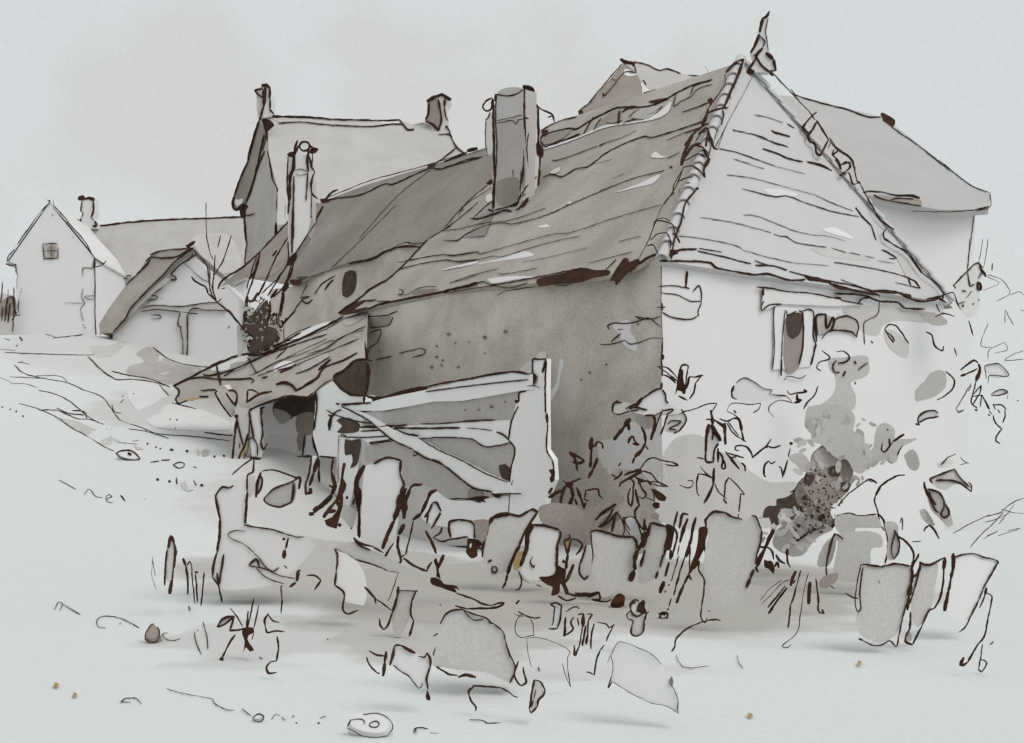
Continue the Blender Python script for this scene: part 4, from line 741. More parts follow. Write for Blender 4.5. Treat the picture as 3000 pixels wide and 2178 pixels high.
# --- bare ivy-clad tree in front of the wing
BT = plant('bare_tree', 'bare tree with leaning twigs and a dark ivy-covered trunk between barn and wing', 'tree', 25.2, [
 ('trunk', "D dark:320,950 420,900 480,820 520,790 540,940 530,1010 590,1030 625,1090 610,1140 480,1210 380,1235 350,1190 360,1130 400,1115 370,1080 320,1040", "D w8:190,870 330,1040 400,1100;w9:380,1120 360,1150 360,1200;w14:340,885 330,960;w10:540,940 540,800"),
 ('ivy', "D light:270,1000 330,1050 350,1120 310,1240 275,1260 270,1150", ""),
 ('branch', "", "B w4:1712,265 1712,400 1718,560 1750,700 1770,740;w5:1830,540 1820,590 1808,640;w5:1920,540 1890,640 1850,750 1780,870;w5:1785,700 1780,820 1768,940 1775,1020 1800,1080;w5:1720,790 1740,950 1760,1030 1800,1090;w7:1590,880 1620,920 1710,970 1720,1010;w6:1720,1010 1800,1090 1860,1140 1920,1190;w6:1920,1190 2000,1290 2080,1380;w4:1740,790 1745,900 1740,1000;w8:1700,960 1730,1010;w4:1750,940 1800,1100;w4:1770,860 1780,900;w6:1800,1100 1840,1065"),
 ('ivy_stem', "", "D w8:460,390 420,540 370,620;w5:430,430 400,520 345,700;w7:455,420 400,620 350,760;w12:350,760 345,850;w6:690,270 600,420 500,640;w9:560,430 600,380;w8:500,640 440,760;w12:440,730 400,795 370,810;w6:690,310 690,480 600,620;w5:600,620 470,740;w6:700,480 620,600 520,760;w6:720,500 690,600 640,700 570,770;w9:600,700 550,775;w7:740,480 720,560 660,700 620,900;w6:660,740 620,900 610,1020;w7:660,740 630,930;w7:600,900 600,990 630,1020 680,940;w9:640,960 650,1000;w6:650,1000 730,900 800,800;w4:680,960 760,880;w4:850,660 800,760;w7:660,720 640,740;ink:640,720 660,660 690,640 700,690 670,720;w4:660,1010 655,1080;w5:390,930 440,860 500,780;w9:540,930 580,900;w6:540,970 590,905 590,930"),
], spread=.3, yaw=12, lean=3)
# --- right hand bush behind the hip corner
plant('corner_bush', 'round bush with thin tall shoots beyond the roof corner at the right edge', 'bush', 21.5, [
 ('foliage', "M pale:1690,390 1780,280 1880,205 1930,260 1900,400 1900,560 1850,640 1790,655 1740,580 1700,470", "M w6:1680,390 1790,275 1880,200 1925,240;w9:1900,230 1950,315;w5:1920,270 1890,330;w5:1800,280 1820,395;w6:1820,395 1855,378;w8:1885,360 1905,370 1908,425 1885,420 1885,360;w7:1680,380 1700,410;w6:1755,430 1785,435;w4:1790,490 1835,435;w8:1762,558;w6:1848,540;w5:1895,510;w5:1720,545 1780,522"),
 ('shoot', "", "M w3:1815,0 1812,100 1798,245;w3:1925,0 1910,100 1890,205;w3:1970,0 1955,120 1932,250;w6:2005,205 2002,265;w5:1605,465 1680,450 1720,550 1770,615;w5:1810,680 1845,805"),
 ('leaf', "", "M w3:1950,310 2060,370 1930,430;w3:1960,300 2080,340 2150,450 2040,520;w3:2150,470 2230,440 2268,470;w4:2110,590 2180,715;w3:2110,600 2110,700;w3:2240,590 2268,600;w3:1970,700 1910,885 2000,905;w3:1970,1000 1975,930 2040,890 2110,860;w3:2110,860 2130,920 2020,950;w3:2268,930 2180,960 2110,1010 2268,1000"),
])
# --- rambling rose on the end wall
rs = "rambling rose sprays in front of the end wall"
plant('rose_spray', 'loose spray of curled leaves and buds hanging just right of the cottage window', 'rose', 19.0, [
 ('leaf', "M light:650,1000 780,985 960,975 985,1080 960,1140 830,1200 870,1300 850,1418 640,1418 560,1400 680,1290 700,1150 650,1080", "M w6:590,930 655,990 565,1030 545,1070 580,1100;w6:710,940 770,935 820,990 780,1025 725,1030;w6:710,1010 680,1060 700,1110 740,1108;w8:785,1100 765,1145;w7:860,1015 875,1040;w6:970,1030 890,1088;w9:870,1190 862,1210"),
 ('stem', "", "M w6:1110,750 1150,712 1210,730 1310,870;w6:1110,750 1180,860 1190,840 1140,780;w10:1000,850 1010,870;w6:1455,775 1500,800 1530,890 1590,930 1600,890;w6:1690,910 1710,970"),
], 'climbing plants beside the end wall')
plant('rose_spray', 'pale rounded wash of foliage with one long curved stem beside the end wall', 'rose', 19.3, [
 ('foliage', "M light:1500,1110 1570,1090 1615,1110 1620,1220 1560,1290 1440,1340 1370,1350 1365,1260 1440,1180", ""),
 ('stem', "", "M w6:1618,1100 1685,1170 1680,1240 1600,1310 1540,1340"),
], 'climbing plants beside the end wall')
plant('tall_herb', 'tall branching herb with hooked stem and folded leaves near the right edge', 'herb', 14.5, [
 ('stem', "", "M w8:1740,1090 1850,1010 1885,1030;w12:1890,1040 1900,1090 1870,1180;w6:1870,1180 1840,1300 1830,1360 1880,1410;w6:1750,1140 1820,1110 1880,1080;w10:1745,1140 1780,1125;w4:1830,1200 1760,1320 1700,1418;w6:1805,1265 1830,1215;w5:1850,1290 1910,1220 1900,1280 1840,1380;w7:1920,1300 1950,1360 1980,1418;w5:1915,1300 1905,1400;w5:1840,1310 1920,1300"),
 ('leaf', "M paper:1940,1050 2060,1040 2140,1140 1980,1140", "M w4:1940,1055 2060,1040 2140,1140 1980,1138 1970,1200;w4:1940,1060 1955,1160"),
 ('leaf', "M paper:1995,1290 2080,1250 2130,1270 2060,1305 2000,1300", "M w6:1995,1305 2070,1300;w5:2060,1300 2135,1275 2080,1250 1990,1290;w4:2135,1290 2130,1330"),
 ('leaf', "N paper:1710,15 1760,0 1720,30", "M w6:2010,1380 2080,1380 2120,1418;w6:2010,1370 2030,1418;w5:2215,1345;N w6:1710,0 1720,25 1770,5;w8:1870,5;w6:2110,0 2110,60 2090,110;w6:2010,50 2030,110 2085,165;w6:2085,165 2040,220 2035,260 2070,285;w8:1970,40 1985,55;w6:1980,15 2000,40;w6:2050,0 2070,30"),
])
# --- bright leaves at mid right
def leafthing(label, fs, ss, Y, **k): plant('lily_plant', label, 'plant', Y, [('leaf', fs, ss)], 'big single leaves standing at the right', **k)
leafthing('grey folded leaf shaped like an open book, at the right', "N light:1490,590 1560,540 1690,495 1740,560 1830,650 1700,620 1620,670 1540,650", "N w7:1490,600 1485,580 1560,545 1690,495;w6:1690,495 1740,570 1810,640;w7:1540,590 1640,588 1720,605 1790,650 1830,685;w6:1830,685 1830,630 1805,605;w9:1485,580 1505,615", 12.5)
leafthing('long hanging oval leaf with double outline, right', "N light:1450,640 1480,670 1560,690 1620,770 1680,960 1640,980 1560,900 1490,820", "N w9:1440,600 1445,650 1480,730;w7:1480,730 1530,830 1560,855;w7:1470,660 1560,690 1600,750 1605,810;w8:1480,680 1500,740 1540,795;w7:1605,810 1580,870 1610,900 1645,870 1640,830 1615,790", 12.2)
leafthing('small dark grey drooping leaf left of the long oval leaf', "N mid:1400,850 1440,825 1480,870 1530,960 1510,970 1440,930", "N w7:1435,1015 1450,985 1485,960;w7:1485,965 1520,1000 1560,1072", 12.3)
leafthing('upright mauve grey wash leaf, the darkest at the right', "N mid:1270,380 1300,350 1345,330 1385,380 1400,470 1370,510 1320,495 1280,420", "", 13)
leafthing('white leaf outlined like a wedge, under the window side', "N paper:1390,80 1470,12 1550,22 1560,60 1450,85 1400,120", "N w7:1385,100 1400,50 1470,12 1530,12 1555,35;w7:1400,105 1450,80 1560,60;w9:1365,120 1400,130;w7:1385,80 1395,130", 13.4)
leafthing('faint small arched leaf above the open-book leaf', "N pale:1540,450 1600,425 1680,415 1690,450 1600,490 1545,480", "N w5:1580,460 1630,405 1700,370;w4:1740,400 1775,435 1810,452;w4:1735,462 1790,445", 12.8)
plant('wild_grass', 'thin crossing grass stems at the right edge', 'grass tuft', 11.5, [('stem', "", "N w4:1680,1030 1800,960 1960,885;w4:1960,885 2080,855 2090,835;w4:2090,835 2180,770 2268,735;w4:1820,1145 1920,1030 2000,960 2100,850;w3:2080,830 2200,860 2268,865;w3:1930,1075 2050,1010;w3:1940,940 2040,910 2150,860;w3:2060,950 2190,790;w3:1960,1050 2050,1015;w3:2050,1050 2240,990;w3:2130,1010 2230,985;w6:1955,885 1985,880;w6:1340,1100 1410,1095;w5:1240,945 1255,900 1258,1005")])
# --- dark shrub with washes
SHRUB = plant('dark_shrub', 'dense dark mottled shrub in the middle of the garden on the right', 'shrub', 14.8, [
 ('foliage', "N grey:450,540 490,480 500,380 560,320 620,280 680,290 710,330 780,330 830,400 850,500 830,640 700,780 600,830 430,640;mid:520,380 640,300 700,350 720,460 600,480", "N dark:640,490 690,470 740,500 735,550 690,565 650,540;dark:440,560 490,520 530,560 500,620 440,610;dark:750,620 790,600 820,640 800,690 760,680;w9:570,240"),
 ('foliage', "N grey:380,650 440,560 560,560 680,640 760,640 720,740 670,800 660,860 690,920 680,980 600,1030 480,1010 400,950 380,850", "N ink:560,880 600,870 620,900 590,930 560,920;ink:430,720 460,710 465,745 430,750;w9:700,900 690,960 630,1010;w6:560,690 590,760 560,850"),
 ('foliage', "N light:480,-20 700,-40 820,0 865,60 860,120 850,180 930,190 945,260 960,335 1010,330 1030,200 1060,130 1110,110 1160,130 1195,170 1200,240 1380,240 1340,270 1250,320 1215,420 1170,455 1130,430 1000,450 930,530 860,520 800,420 700,400 600,300 500,260 500,190 450,150 450,60", "N mid:460,100 520,70 590,90 600,160 550,200 480,190;light:1150,380 1200,370 1210,430 1180,450 1140,420"),
 ('foliage', "N light:310,400 370,365 430,365 480,420 500,520 440,520 380,470", ""),
 ('leaf', "N mid:350,250 380,235 430,240 440,265 400,285 360,275", ""),
 ('foliage', "N light:420,900 680,990 560,1060 500,1120 430,1210 330,1220 200,1150 180,1080 240,980", "N w6:220,1000 300,1000 370,1000 375,1040 350,1090;w7:350,1120 400,1080 500,1010 620,980;w7:340,1115 370,1110"),
 ('dark_leaf', "N dark:100,900 110,830 150,800 210,800 210,750 290,730 340,700 400,590 370,690 380,760 400,850 370,890 350,920 300,880 280,850 240,850 220,890 240,930 210,970 190,940 170,960 150,900", "N w6:340,900 345,930 380,940;w7:330,690 380,660;w8:400,780 430,850 490,890"),
], spread=.5, yaw=20, lean=8, th=.12)
plant('stalk_plant', 'long bent stalk with an arching top right of the dark shrub', 'stalk', 13.2, [
 ('stem', "", "N w6:720,805 800,710 860,665 930,610;w7:930,610 990,580 1050,612;w6:980,590 1000,600 1030,595;w7:1280,545 1220,550 1140,590 1075,640 1040,700;w9:1080,635 1035,715;w6:1035,715 1025,760 1050,840 1060,900 1075,960 1110,1010;w7:1060,870 1100,920 1120,1000 1140,1110;w6:1140,1110 1130,1200 1112,1280;w6:705,885 770,868 820,860 890,882 1045,872"),
 ('leaf', "N light:1110,940 1170,930 1220,960 1225,1060 1220,1200 1180,1250 1130,1240 1140,1080", "N w5:1200,1020 1175,1110 1170,1180 1190,1245;w6:1190,1245 1225,1190 1235,1120 1215,1040 1190,1000"),
 ('leaf', "N light:700,900 780,870 900,885 1050,890 1080,980 1000,985 870,990 860,1040 800,1060 740,1030 700,980", ""),
 ('leaf', "N light:690,1040 760,1030 960,1010 1080,1050 1090,1140 1000,1160 980,1400 700,1400 720,1100", "N w6:765,1080 700,1032;w7:700,1032 690,1040 650,1180 625,1290;w5:625,1290 632,1400"),
 ('leaf', "N light:600,1130 690,1050 710,1080 690,1200 640,1300 550,1300", ""),
 ('stem', "", "N w8:1190,1000 1215,1050;w7:1220,1050 1300,1110 1345,1180 1350,1270;w5:1220,355 1260,300;w8:1215,380 1235,340;w7:1090,280 1085,340 1105,355 1180,270;w9:1150,240 1150,300;w9:1180,265 1275,205;w6:1135,170"),
], spread=.3)
rnd = random.Random(5)
for nm_, c_, r_, n_, tn_, sz_ in (('leaf_speckle', (610, 650), (210, 190), 170, ('dark', 'dark', 'grey', 'ink', 'grey'), (3, 12)), ('leaf_speckle', (530, 880), (170, 150), 150, ('dark', 'grey', 'grey', 'ink', 'mid'), (3, 13)),
        ('pale_foliage', (720, 330), (430, 330), 60, ('light', 'mid', 'light', 'light'), (12, 38)), ('pale_foliage', (300, 1000), (260, 190), 34, ('light', 'mid', 'light'), (14, 40)),
        ('ivy_leaves', (470, 1040), (170, 190), 150, ('dark', 'grey', 'dark', 'grey'), (4, 13)), ('ivy_leaves', (430, 880), (110, 120), 40, ('grey', 'mid', 'dark'), (4, 14))):
    T_, Y_, ro_ = ('D', 25.0, BT) if nm_ == 'ivy_leaves' else ('N', 13.9, SHRUB); b = MB()
    for i in range(n_):
        t_ = rnd.uniform(0, 6.28); q = math.sqrt(rnd.random()); x, y = c_[0] + r_[0] * q * math.cos(t_), c_[1] + r_[1] * q * math.sin(t_)
        s = front(Y_, rnd.uniform(-25, 25)); s.p = P3(*px(T_, x, y), Y_ + rnd.uniform(-.15, .1))
        r1 = rnd.uniform(*sz_); a1 = rnd.uniform(0, 3)
        pts = [px(T_, x + r1 * 1.5 * math.cos(a) * math.cos(a1) - r1 * .7 * math.sin(a) * math.sin(a1), y + r1 * 1.5 * math.cos(a) * math.sin(a1) + r1 * .7 * math.sin(a) * math.cos(a1)) for a in (0, .9, 1.8, 2.7, 3.6, 4.5, 5.4)]
        b.blob(pts, s, rnd.choice(tn_), .02, 2)
    o = b.build(nm_, ro_); tag(o, kind='stuff')
# --- plants at the corner of the walls
plant('spiky_plant', 'small spiky plant with upright strap leaves against the cottage corner', 'plant', 17.2, [
 ('leaf', "L sepia:1070,455 1085,360 1100,250 1120,230 1140,240 1140,330 1160,380 1150,440 1130,440 1130,420 1090,410", "L w8:1105,250 1130,200 1180,205 1180,230;w6:1175,230 1160,340 1150,440"),
 ('leaf', "", "L w8:1170,380 1190,300 1230,300;w9:1230,300 1300,285;w6:1290,290 1240,350;w7:1240,350 1225,430 1190,480;w8:1100,455 1170,490;w7:1160,400 1190,310"),
 ('leaf', "", "L w6:925,210 1000,220 1050,260 1090,310;w6:930,215 1000,260 1085,330;w7:970,280 1020,300 1080,350;w9:1030,300 1075,345;w12:970,115 965,150;w6:960,170 965,290;w10:960,345 955,400"),
])
plant('leafy_clump', 'clump of white leaves with stubby dark stems left of the spiky plant', 'plant', 16.4, [
 ('leaf', "L paper:680,570 740,530 800,480 850,440 960,400 990,440 1010,510 1130,590 900,620 760,600", "L w7:960,395 920,400 850,440 790,490;w12:740,540 800,470;w7:965,400 990,440 995,495 1018,512;w8:660,560 740,520;w7:690,540 840,570;w7:700,580 770,570;w9:690,560 730,545"),
 ('leaf', "L light:550,590 560,520 600,500 700,520 760,550 700,580 620,605", "L w8:550,590 560,520 600,495;w6:570,510 630,508;w5:550,595 600,610 700,580"),
 ('stem', "", "L w16:700,640 640,720;w14:640,720 560,825;w12:680,650 690,740;w10:880,610 905,660 870,820;w8:820,620 880,615;w7:970,570 920,680 880,800;w6:900,620 960,590;w7:970,575 1055,568 1000,610;w7:1010,600 980,700;w9:980,700 950,775"),
 ('leaf', "L mid:700,600 760,590 850,610 900,660 880,720 830,735 770,700", ""),
 ('leaf', "L paper:1010,605 1130,585 1160,650 1120,740 1060,765 980,740", "L w5:1000,605 1120,590 1240,560 1350,520 1420,518;w5:1420,518 1370,600;w6:1125,565 1165,650 1110,740 1060,768;w5:1060,768 1080,740 1020,730 1120,670 1040,660 1010,690;w7:1110,590 1135,570"),
])
plant('dock_plant', 'tall narrow double stem with dark outline in front of the end wall', 'plant', 15.6, [
 ('stem', "L paper:1350,690 1390,700 1440,820 1400,900 1390,1010 1330,1000 1325,850", "L w11:1365,570 1380,640 1380,700;w12:1350,690 1330,800 1325,920;w9:1325,920 1330,1000 1390,1005;w8:1390,1005 1400,900 1430,850;w14:1370,690 1410,760 1450,830;w8:1395,720 1380,820;w8:1330,650 1400,655"),
 ('leaf', "", "L w9:1400,655 1450,690 1485,720;w11:1480,680 1490,860;w7:1440,645 1500,665 1560,640;w10:1560,640 1600,650 1625,750;w9:1625,750 1640,830;w6:1500,680 1560,770 1660,835;w6:1510,670 1600,790;w9:1425,890 1430,1010;w7:1435,920 1465,970 1460,1060 1490,1050 1470,980;w9:1490,920 1560,1010 1605,1065;w7:1510,930 1640,968;w8:1580,960 1530,970;w8:1620,1010 1650,1040 1655,1080;w5:1500,580 1560,610 1600,640;w5:1250,965 1320,980"),
])
plant('arching_spray', 'thin white arching leaves below the window of the end wall', 'plant', 16.8, [
 ('leaf', "L paper:1540,470 1545,400 1590,340 1655,305 1730,340 1830,400 1880,410 1855,440 1990,460 1700,510", "L w9:1560,370 1540,430;w6:1540,430 1550,470 1585,480;w4:1575,350 1610,320 1655,305 1730,340 1800,390 1880,408 1855,435;w4:1855,435 1920,448 1990,455 2050,520"),
 ('leaf', "", "L w5:1780,515 1770,560 1720,595;w4:1500,580 1530,525 1580,515 1700,525 1780,515;w7:1560,575 1580,600;w4:1895,632 1850,580 1850,550 1900,505 1960,490 2050,515;w6:2000,410 2020,440 2080,430;w11:2080,430 2140,425 2165,410;w9:2140,400 2165,425;w12:2085,440 2090,490 2120,490;w9:2060,515 2110,500;w6:2260,370 2230,450 2170,510 2138,565"),
 ('twig', "", "L w7:1600,910 1570,900 1580,870 1660,875 1700,920 1715,970;w7:1710,970 1780,910 1830,870 1870,810;w7:1830,870 1880,885 1945,868;w9:1830,880;w7:1820,1130 1808,1110 1815,1030 1850,995;w7:1850,995 1870,1020 1905,1000;w10:2035,850;w5:2030,890 2010,960;w7:2005,990 1985,1060 1960,1135;w6:1930,1040 1950,1055 1965,1120"),
])
plant('hooked_plant', 'dark hooked sprig standing on the grey part of the side wall base', 'plant', 15.2, [
 ('stem', "", "L w10:680,850 700,800 725,790;w9:725,790 740,840 770,860 720,850;w10:790,710 820,770 825,850;w13:825,850 790,910 740,960;w10:740,960 715,1020;w8:820,870 850,900;w13:380,800 370,900;w10:380,880 365,1050;w10:400,880 430,830;w8:420,832 465,850 470,895;w12:425,970 390,1060;w11:390,1060 350,1140;w9:190,920 240,980 260,1080;w9:195,920 320,990;w12:320,995 270,1015 220,1000"),
], spread=.2)
plant('star_plant', 'black star-shaped spiky plant at the foot of the shed post', 'plant', 14.6, [
 ('leaf', "", "L w12:20,1300 80,1260 130,1240;w9:130,1240 170,1190;w8:190,1180 290,1140;w7:140,1160 180,1185;w10:160,1210 130,1290 118,1370;w15:205,1200 225,1290;w14:225,1290 190,1370 175,1410;w9:240,1310 260,1360;w11:250,1215 290,1310 315,1390;w11:330,1340 315,1390;w8:320,1300 330,1240;w7:310,1310 350,1330;w7:330,1240 430,1230 440,1280 470,1305;w10:20,1260 45,1220;w22:190,1190"),
], spread=.2)
plant('leggy_plant', 'sprawling plant with thin looping leaves and two dark pods beside the star plant', 'plant', 14.2, [
 ('leaf', "", "L w6:780,1055 850,980 900,970 960,990 1040,1005;w6:1040,1005 1095,1030 1050,1035 990,1025;w11:650,1115 700,1090 790,1065;w10:670,1150 740,1110 800,1080;w6:800,1080 870,1100 920,1160 1015,1210;w5:1015,1210 930,1200 850,1170;w6:850,1170 930,1170 980,1215;w9:700,1135 620,1180 610,1210;w8:700,1140 730,1180 720,1230;w7:700,1220 680,1290 690,1350 710,1370 720,1300 725,1210;w10:740,1230 760,1320 775,1370;w7:760,1150 800,1230 830,1270 800,1310 770,1290;w7:760,1180 840,1160 870,1200;w5:820,1290 900,1330;w5:890,1240 900,1330;w6:775,1370 740,1410;w9:560,1150 610,1120 630,1080;w9:600,1040 620,1010;w10:740,1130 770,1150 830,1165"),
 ('pod', "L ink:870,1225 960,1260 1000,1300 985,1330 930,1320 900,1280", ""),
 ('pod', "L ink:880,1350 910,1335 945,1345 940,1385 910,1395 885,1375", ""),
 ('leaf', "L mid:510,1060 560,1040 590,1060 570,1110 520,1110", "L w8:545,1105 580,1130"),
 ('leaf', "Q grey:300,340 340,300 420,230 500,180 560,130 620,130 650,160 610,220 520,290 440,330 380,390", "Q w10:410,350 470,290 580,220;w9:430,410 480,380 560,260"),
 ('leaf', "Q grey:-60,250 80,210 250,240 330,300 400,350 480,400 500,440 370,450 320,600 240,530 190,470 120,500 100,420 -30,380", ""),
 ('leaf', "Q grey:430,400 520,310 600,290 620,340 540,400 510,440", "Q w8:430,410 500,380 600,280"),
], spread=.25)
plant('reed_plant', 'thin grass-like plant of long crossed blades in the grey wash', 'plant', 14.0, [
 ('blade', "", "L w5:1105,1195 1180,1220 1220,1195;w6:1220,1195 1215,1160 1175,1158;w7:1265,1100 1250,1180 1255,1250 1272,1290;w5:1262,1100 1320,1110 1390,1145;w5:1280,1040 1330,1100 1380,1135;w9:1395,1055 1390,1180;w10:1390,1180 1350,1280 1310,1345;w5:1400,1180 1430,1250 1500,1310;w8:1470,1310 1500,1350;w7:1480,1310 1490,1180 1515,1135;w5:1515,1130 1570,1180 1650,1275;w6:1615,1275 1610,1340 1600,1418;w7:1610,1270 1650,1275;Q w5:1600,300 1595,330"),
], spread=.15)
# --- the row of broad slabs of leaf in the middle front
grp = 'row of upright wall stones in front of the shed'
def dock(label, parts, Y, **k): plant('upright_stone', label, 'stone', Y, parts, grp, **k)
dock('large grey upright stone with the thickest black left outline', [('stone_face', "P light:1180,600 1200,500 1220,400 1270,330 1380,305 1480,320 1580,265 1635,285 1600,350 1540,440 1480,560 1440,650 1380,780 1180,800", "P w10:1170,660 1180,560 1200,490;w16:1200,480 1220,390 1260,330;w15:1260,330 1320,308 1400,300;w9:1400,300 1480,318 1530,290 1590,260 1635,285;w9:1630,290 1580,360 1530,440 1480,560;w12:1480,560 1440,640 1400,740 1380,800;w9:1380,800 1365,870;w14:1365,870 1340,920;w9:1220,695 1250,685;w6:1250,740 1290,742 1288,785 1255,782 1250,740;w3:1395,200 1390,295")], 13.6)
dock('narrow white upright stone with an ochre patch on its left edge', [('stone_face', "P paper:1610,395 1700,405 1820,440 1800,560 1790,740 1700,830 1560,850 1490,770 1520,620 1560,500", "P ochre:1475,615 1530,620 1520,700 1490,740 1440,775 1425,740 1440,680;w9:1600,390 1700,400 1810,435;w9:1815,440 1820,480 1795,560;w10:1795,560 1788,740;w18:1590,385 1550,470 1545,560;w15:1545,560 1520,650 1490,735;w8:1530,450 1530,620;w6:1590,655 1570,700 1600,745 1605,725;w6:1470,770 1495,840 1480,920 1440,935;w3:1480,820 1560,878")], 13.1)
plant('black_stump', 'black splayed stump-like root between two upright stones', 'stump', 12.9, [('stem', "P ink:1640,825 1700,820 1770,800 1785,720 1830,745 1865,760 1860,860 1890,960 1870,975 1820,880 1810,960 1740,975 1755,910 1690,880", "P w12:1930,720 1900,790 1865,870;w11:1880,640 1865,760;w10:1850,680 1835,705;w6:1620,890 1660,905"),
 ('leaf', "P ochre:1850,530 1890,500 1915,520 1900,590 1880,620 1860,580", "P w9:1890,470 1900,500 1850,520;w8:1850,520 1865,590 1885,650;w8:1905,510 1960,520 2005,550;w9:2005,550 1985,600 1950,640;w8:1910,520 1880,640"),
 ('root', "", "P w10:1860,960 1960,980 2060,970 2140,950;w8:1940,960 2120,965;w7:1800,980 1870,1020 1950,1000;w7:2140,950 2145,1010 2080,1010;w7:2080,1015 2200,1030 2245,1010;w9:2040,990 2140,960")], spread=.05, yaw=8)
dock('pale tapering upright stone with a hooked outline right of the stump', [('stone_face', "P paper:2040,560 2070,560 2085,720 2060,830 2010,850 1970,790 1985,680", "P w7:2035,560 2010,640 1980,720;w8:1980,720 1975,790 2020,850;w8:2020,850 2050,815;w9:1850,700")], 12.8)
dock('wide square-topped grey stone with a black drip at its lower right', [('stone_face', "Q light:375,450 400,437 500,452 600,480 720,492 750,560 745,640 735,780 700,850 600,920 480,1000 420,900 390,650", "Q w6:370,450 380,560 388,650 380,715;w7:365,450 410,437 500,450;w8:500,452 600,485 720,490;w10:720,490 750,530 752,590;w14:752,600 730,680;w12:730,680 740,770;ink:680,840 690,800 735,765 745,800 720,860 700,868;w8:470,450 520,465")], 12.7)
dock('grey upright stone with a heavy black bar along its right side', [('stone_face', "Q light:840,560 860,420 890,382 1000,405 1000,620 950,760 860,860 780,880 760,760 820,600", "Q w9:855,420 870,380 940,390 1000,408;w14:860,400 835,500;w16:830,480 800,580;ink:995,385 1050,400 1065,420 1050,540 1030,600 1000,610 975,660 980,560 1000,480;w9:970,640 945,745;w12:930,780 910,840;w16:760,600 735,700;w9:820,600 785,740;w10:1035,600 1030,680;w9:1020,700 990,820;w16:980,860 945,960")], 12.6)
plant('seedhead_plant', 'dark seed stem with grey buds left of the heavy black bar', 'stalk', 12.9, [('stem', "", "Q w16:810,340 820,440;w16:825,450 800,520;w14:800,520 770,600;w8:775,230 740,270 745,340 800,430;w6:690,330 660,330 650,360 700,440;w6:690,320 740,340 790,470 790,510;w6:570,285 620,330 650,440 630,490 575,520;w6:640,320 650,400 700,480;w10:575,310 545,450"), ('bud', "Q grey:775,275 810,260 835,280 840,350 820,400 790,390 775,320", ""), ('bud', "Q grey:850,320 920,290 942,310 930,350 880,345", ""), ('leaf', "Q paper:670,330 720,325 780,440 770,470 700,470 665,370", "")], spread=.1)
plant('reed_bundle', 'bundle of slanting dark reeds and one red-brown stalk among the upright stones', 'reeds', 12.5, [
 ('stalk', "Q sepia:1275,410 1320,405 1350,430 1330,500 1320,570 1290,640 1265,690 1230,750 1180,810 1210,700 1240,620 1260,520", "Q w10:1315,570 1340,650 1340,720;w9:1330,400 1325,350 1350,320"),
 ('blade', "", "Q w10:1090,280 1060,400;w8:1060,400 1085,480 1060,600 1035,680;w10:1180,310 1140,300 1105,420;w12:1175,340 1140,430 1110,540;w6:1105,560 1090,640;w5:1100,650 1060,790 1040,860;w11:1245,330 1215,430 1200,540;w12:1205,500 1160,660;w6:1200,580 1190,700 1195,790;w7:1150,660 1100,820 1060,970;w10:1070,930 1060,975;w10:1180,810 1140,890;w12:1140,890 1080,1040;w10:1180,800 1205,850;w8:1270,690 1230,760;w8:1040,1005 1020,1070;w7:1012,1095"),
], spread=.15, yaw=15)
dock('largest oval grey upright stone, beside the red-brown stalk', [('stone_face', "Q light:1340,500 1350,360 1390,295 1480,285 1550,320 1640,345 1720,320 1750,340 1790,440 1770,560 1750,650 1700,880 1600,1030 1500,1075 1420,1050 1340,950 1310,800 1320,600", "Q w8:1325,420 1335,340 1390,285 1480,288;w7:1480,285 1540,320 1630,348;w6:1705,315 1740,320 1755,350 1790,440;w8:1790,440 1780,540 1750,640;w8:1750,640 1740,720;w9:1725,760 1695,840;w12:1695,840 1665,915;w6:1270,690 1270,770 1310,840 1310,930 1290,1080;w6:1290,1080 1285,1160 1320,1205 1335,1170")], 12.2, yaw=8)
plant('black_sprig', 'black sprig with small heart-shaped leaves right of the oval stone', 'plant', 12.6, [('stem', "", "Q w14:1890,430 1850,510 1820,580;w15:1820,580 1780,660 1750,740;w8:1760,575 1840,580 1880,620 1890,680;ink:1810,680 1840,690 1870,690 1895,730 1890,800 1850,760 1815,745;w9:1900,740 1920,700 1930,750;w9:1910,640 1940,690 1985,715;w10:2000,590 2000,650;w8:2000,650 2010,710 2030,745;w12:1740,740 1760,785")], spread=.1)
plant('grass_tuft', 'hatched grass tuft with slanting thin blades, right of the oval stone', 'grass tuft', 10.6, [('blade', "", "Q w12:2075,775 2050,830 2030,900;w6:2115,770 2080,900;w7:2080,900 2050,1010 2030,1060;w7:2030,1060 2020,1150 2010,1245;w4:2180,790 2150,900 2130,1000;w4:2130,1000 2110,1150 2080,1290 1960,1400 2000,1410 2035,1385;w12:2190,865 2180,1050;w5:2240,840 2250,950;w5:2250,950 2268,1110;w3:1960,845 1850,930 1780,1020;w5:2020,845 1960,870;w3:1960,870 1870,970 1790,1050;w6:1985,900 1930,970 1840,1080;w8:2000,915 1920,1020 1845,1130;w8:2050,880 2070,850;R w6:540,560 555,660 565,740 550,800;w7:550,800 570,835 610,845;w9:590,810 605,845")], 'tufts of grass in the foreground', spread=.25)
leafbig = 'square-cut stones at the lower right'
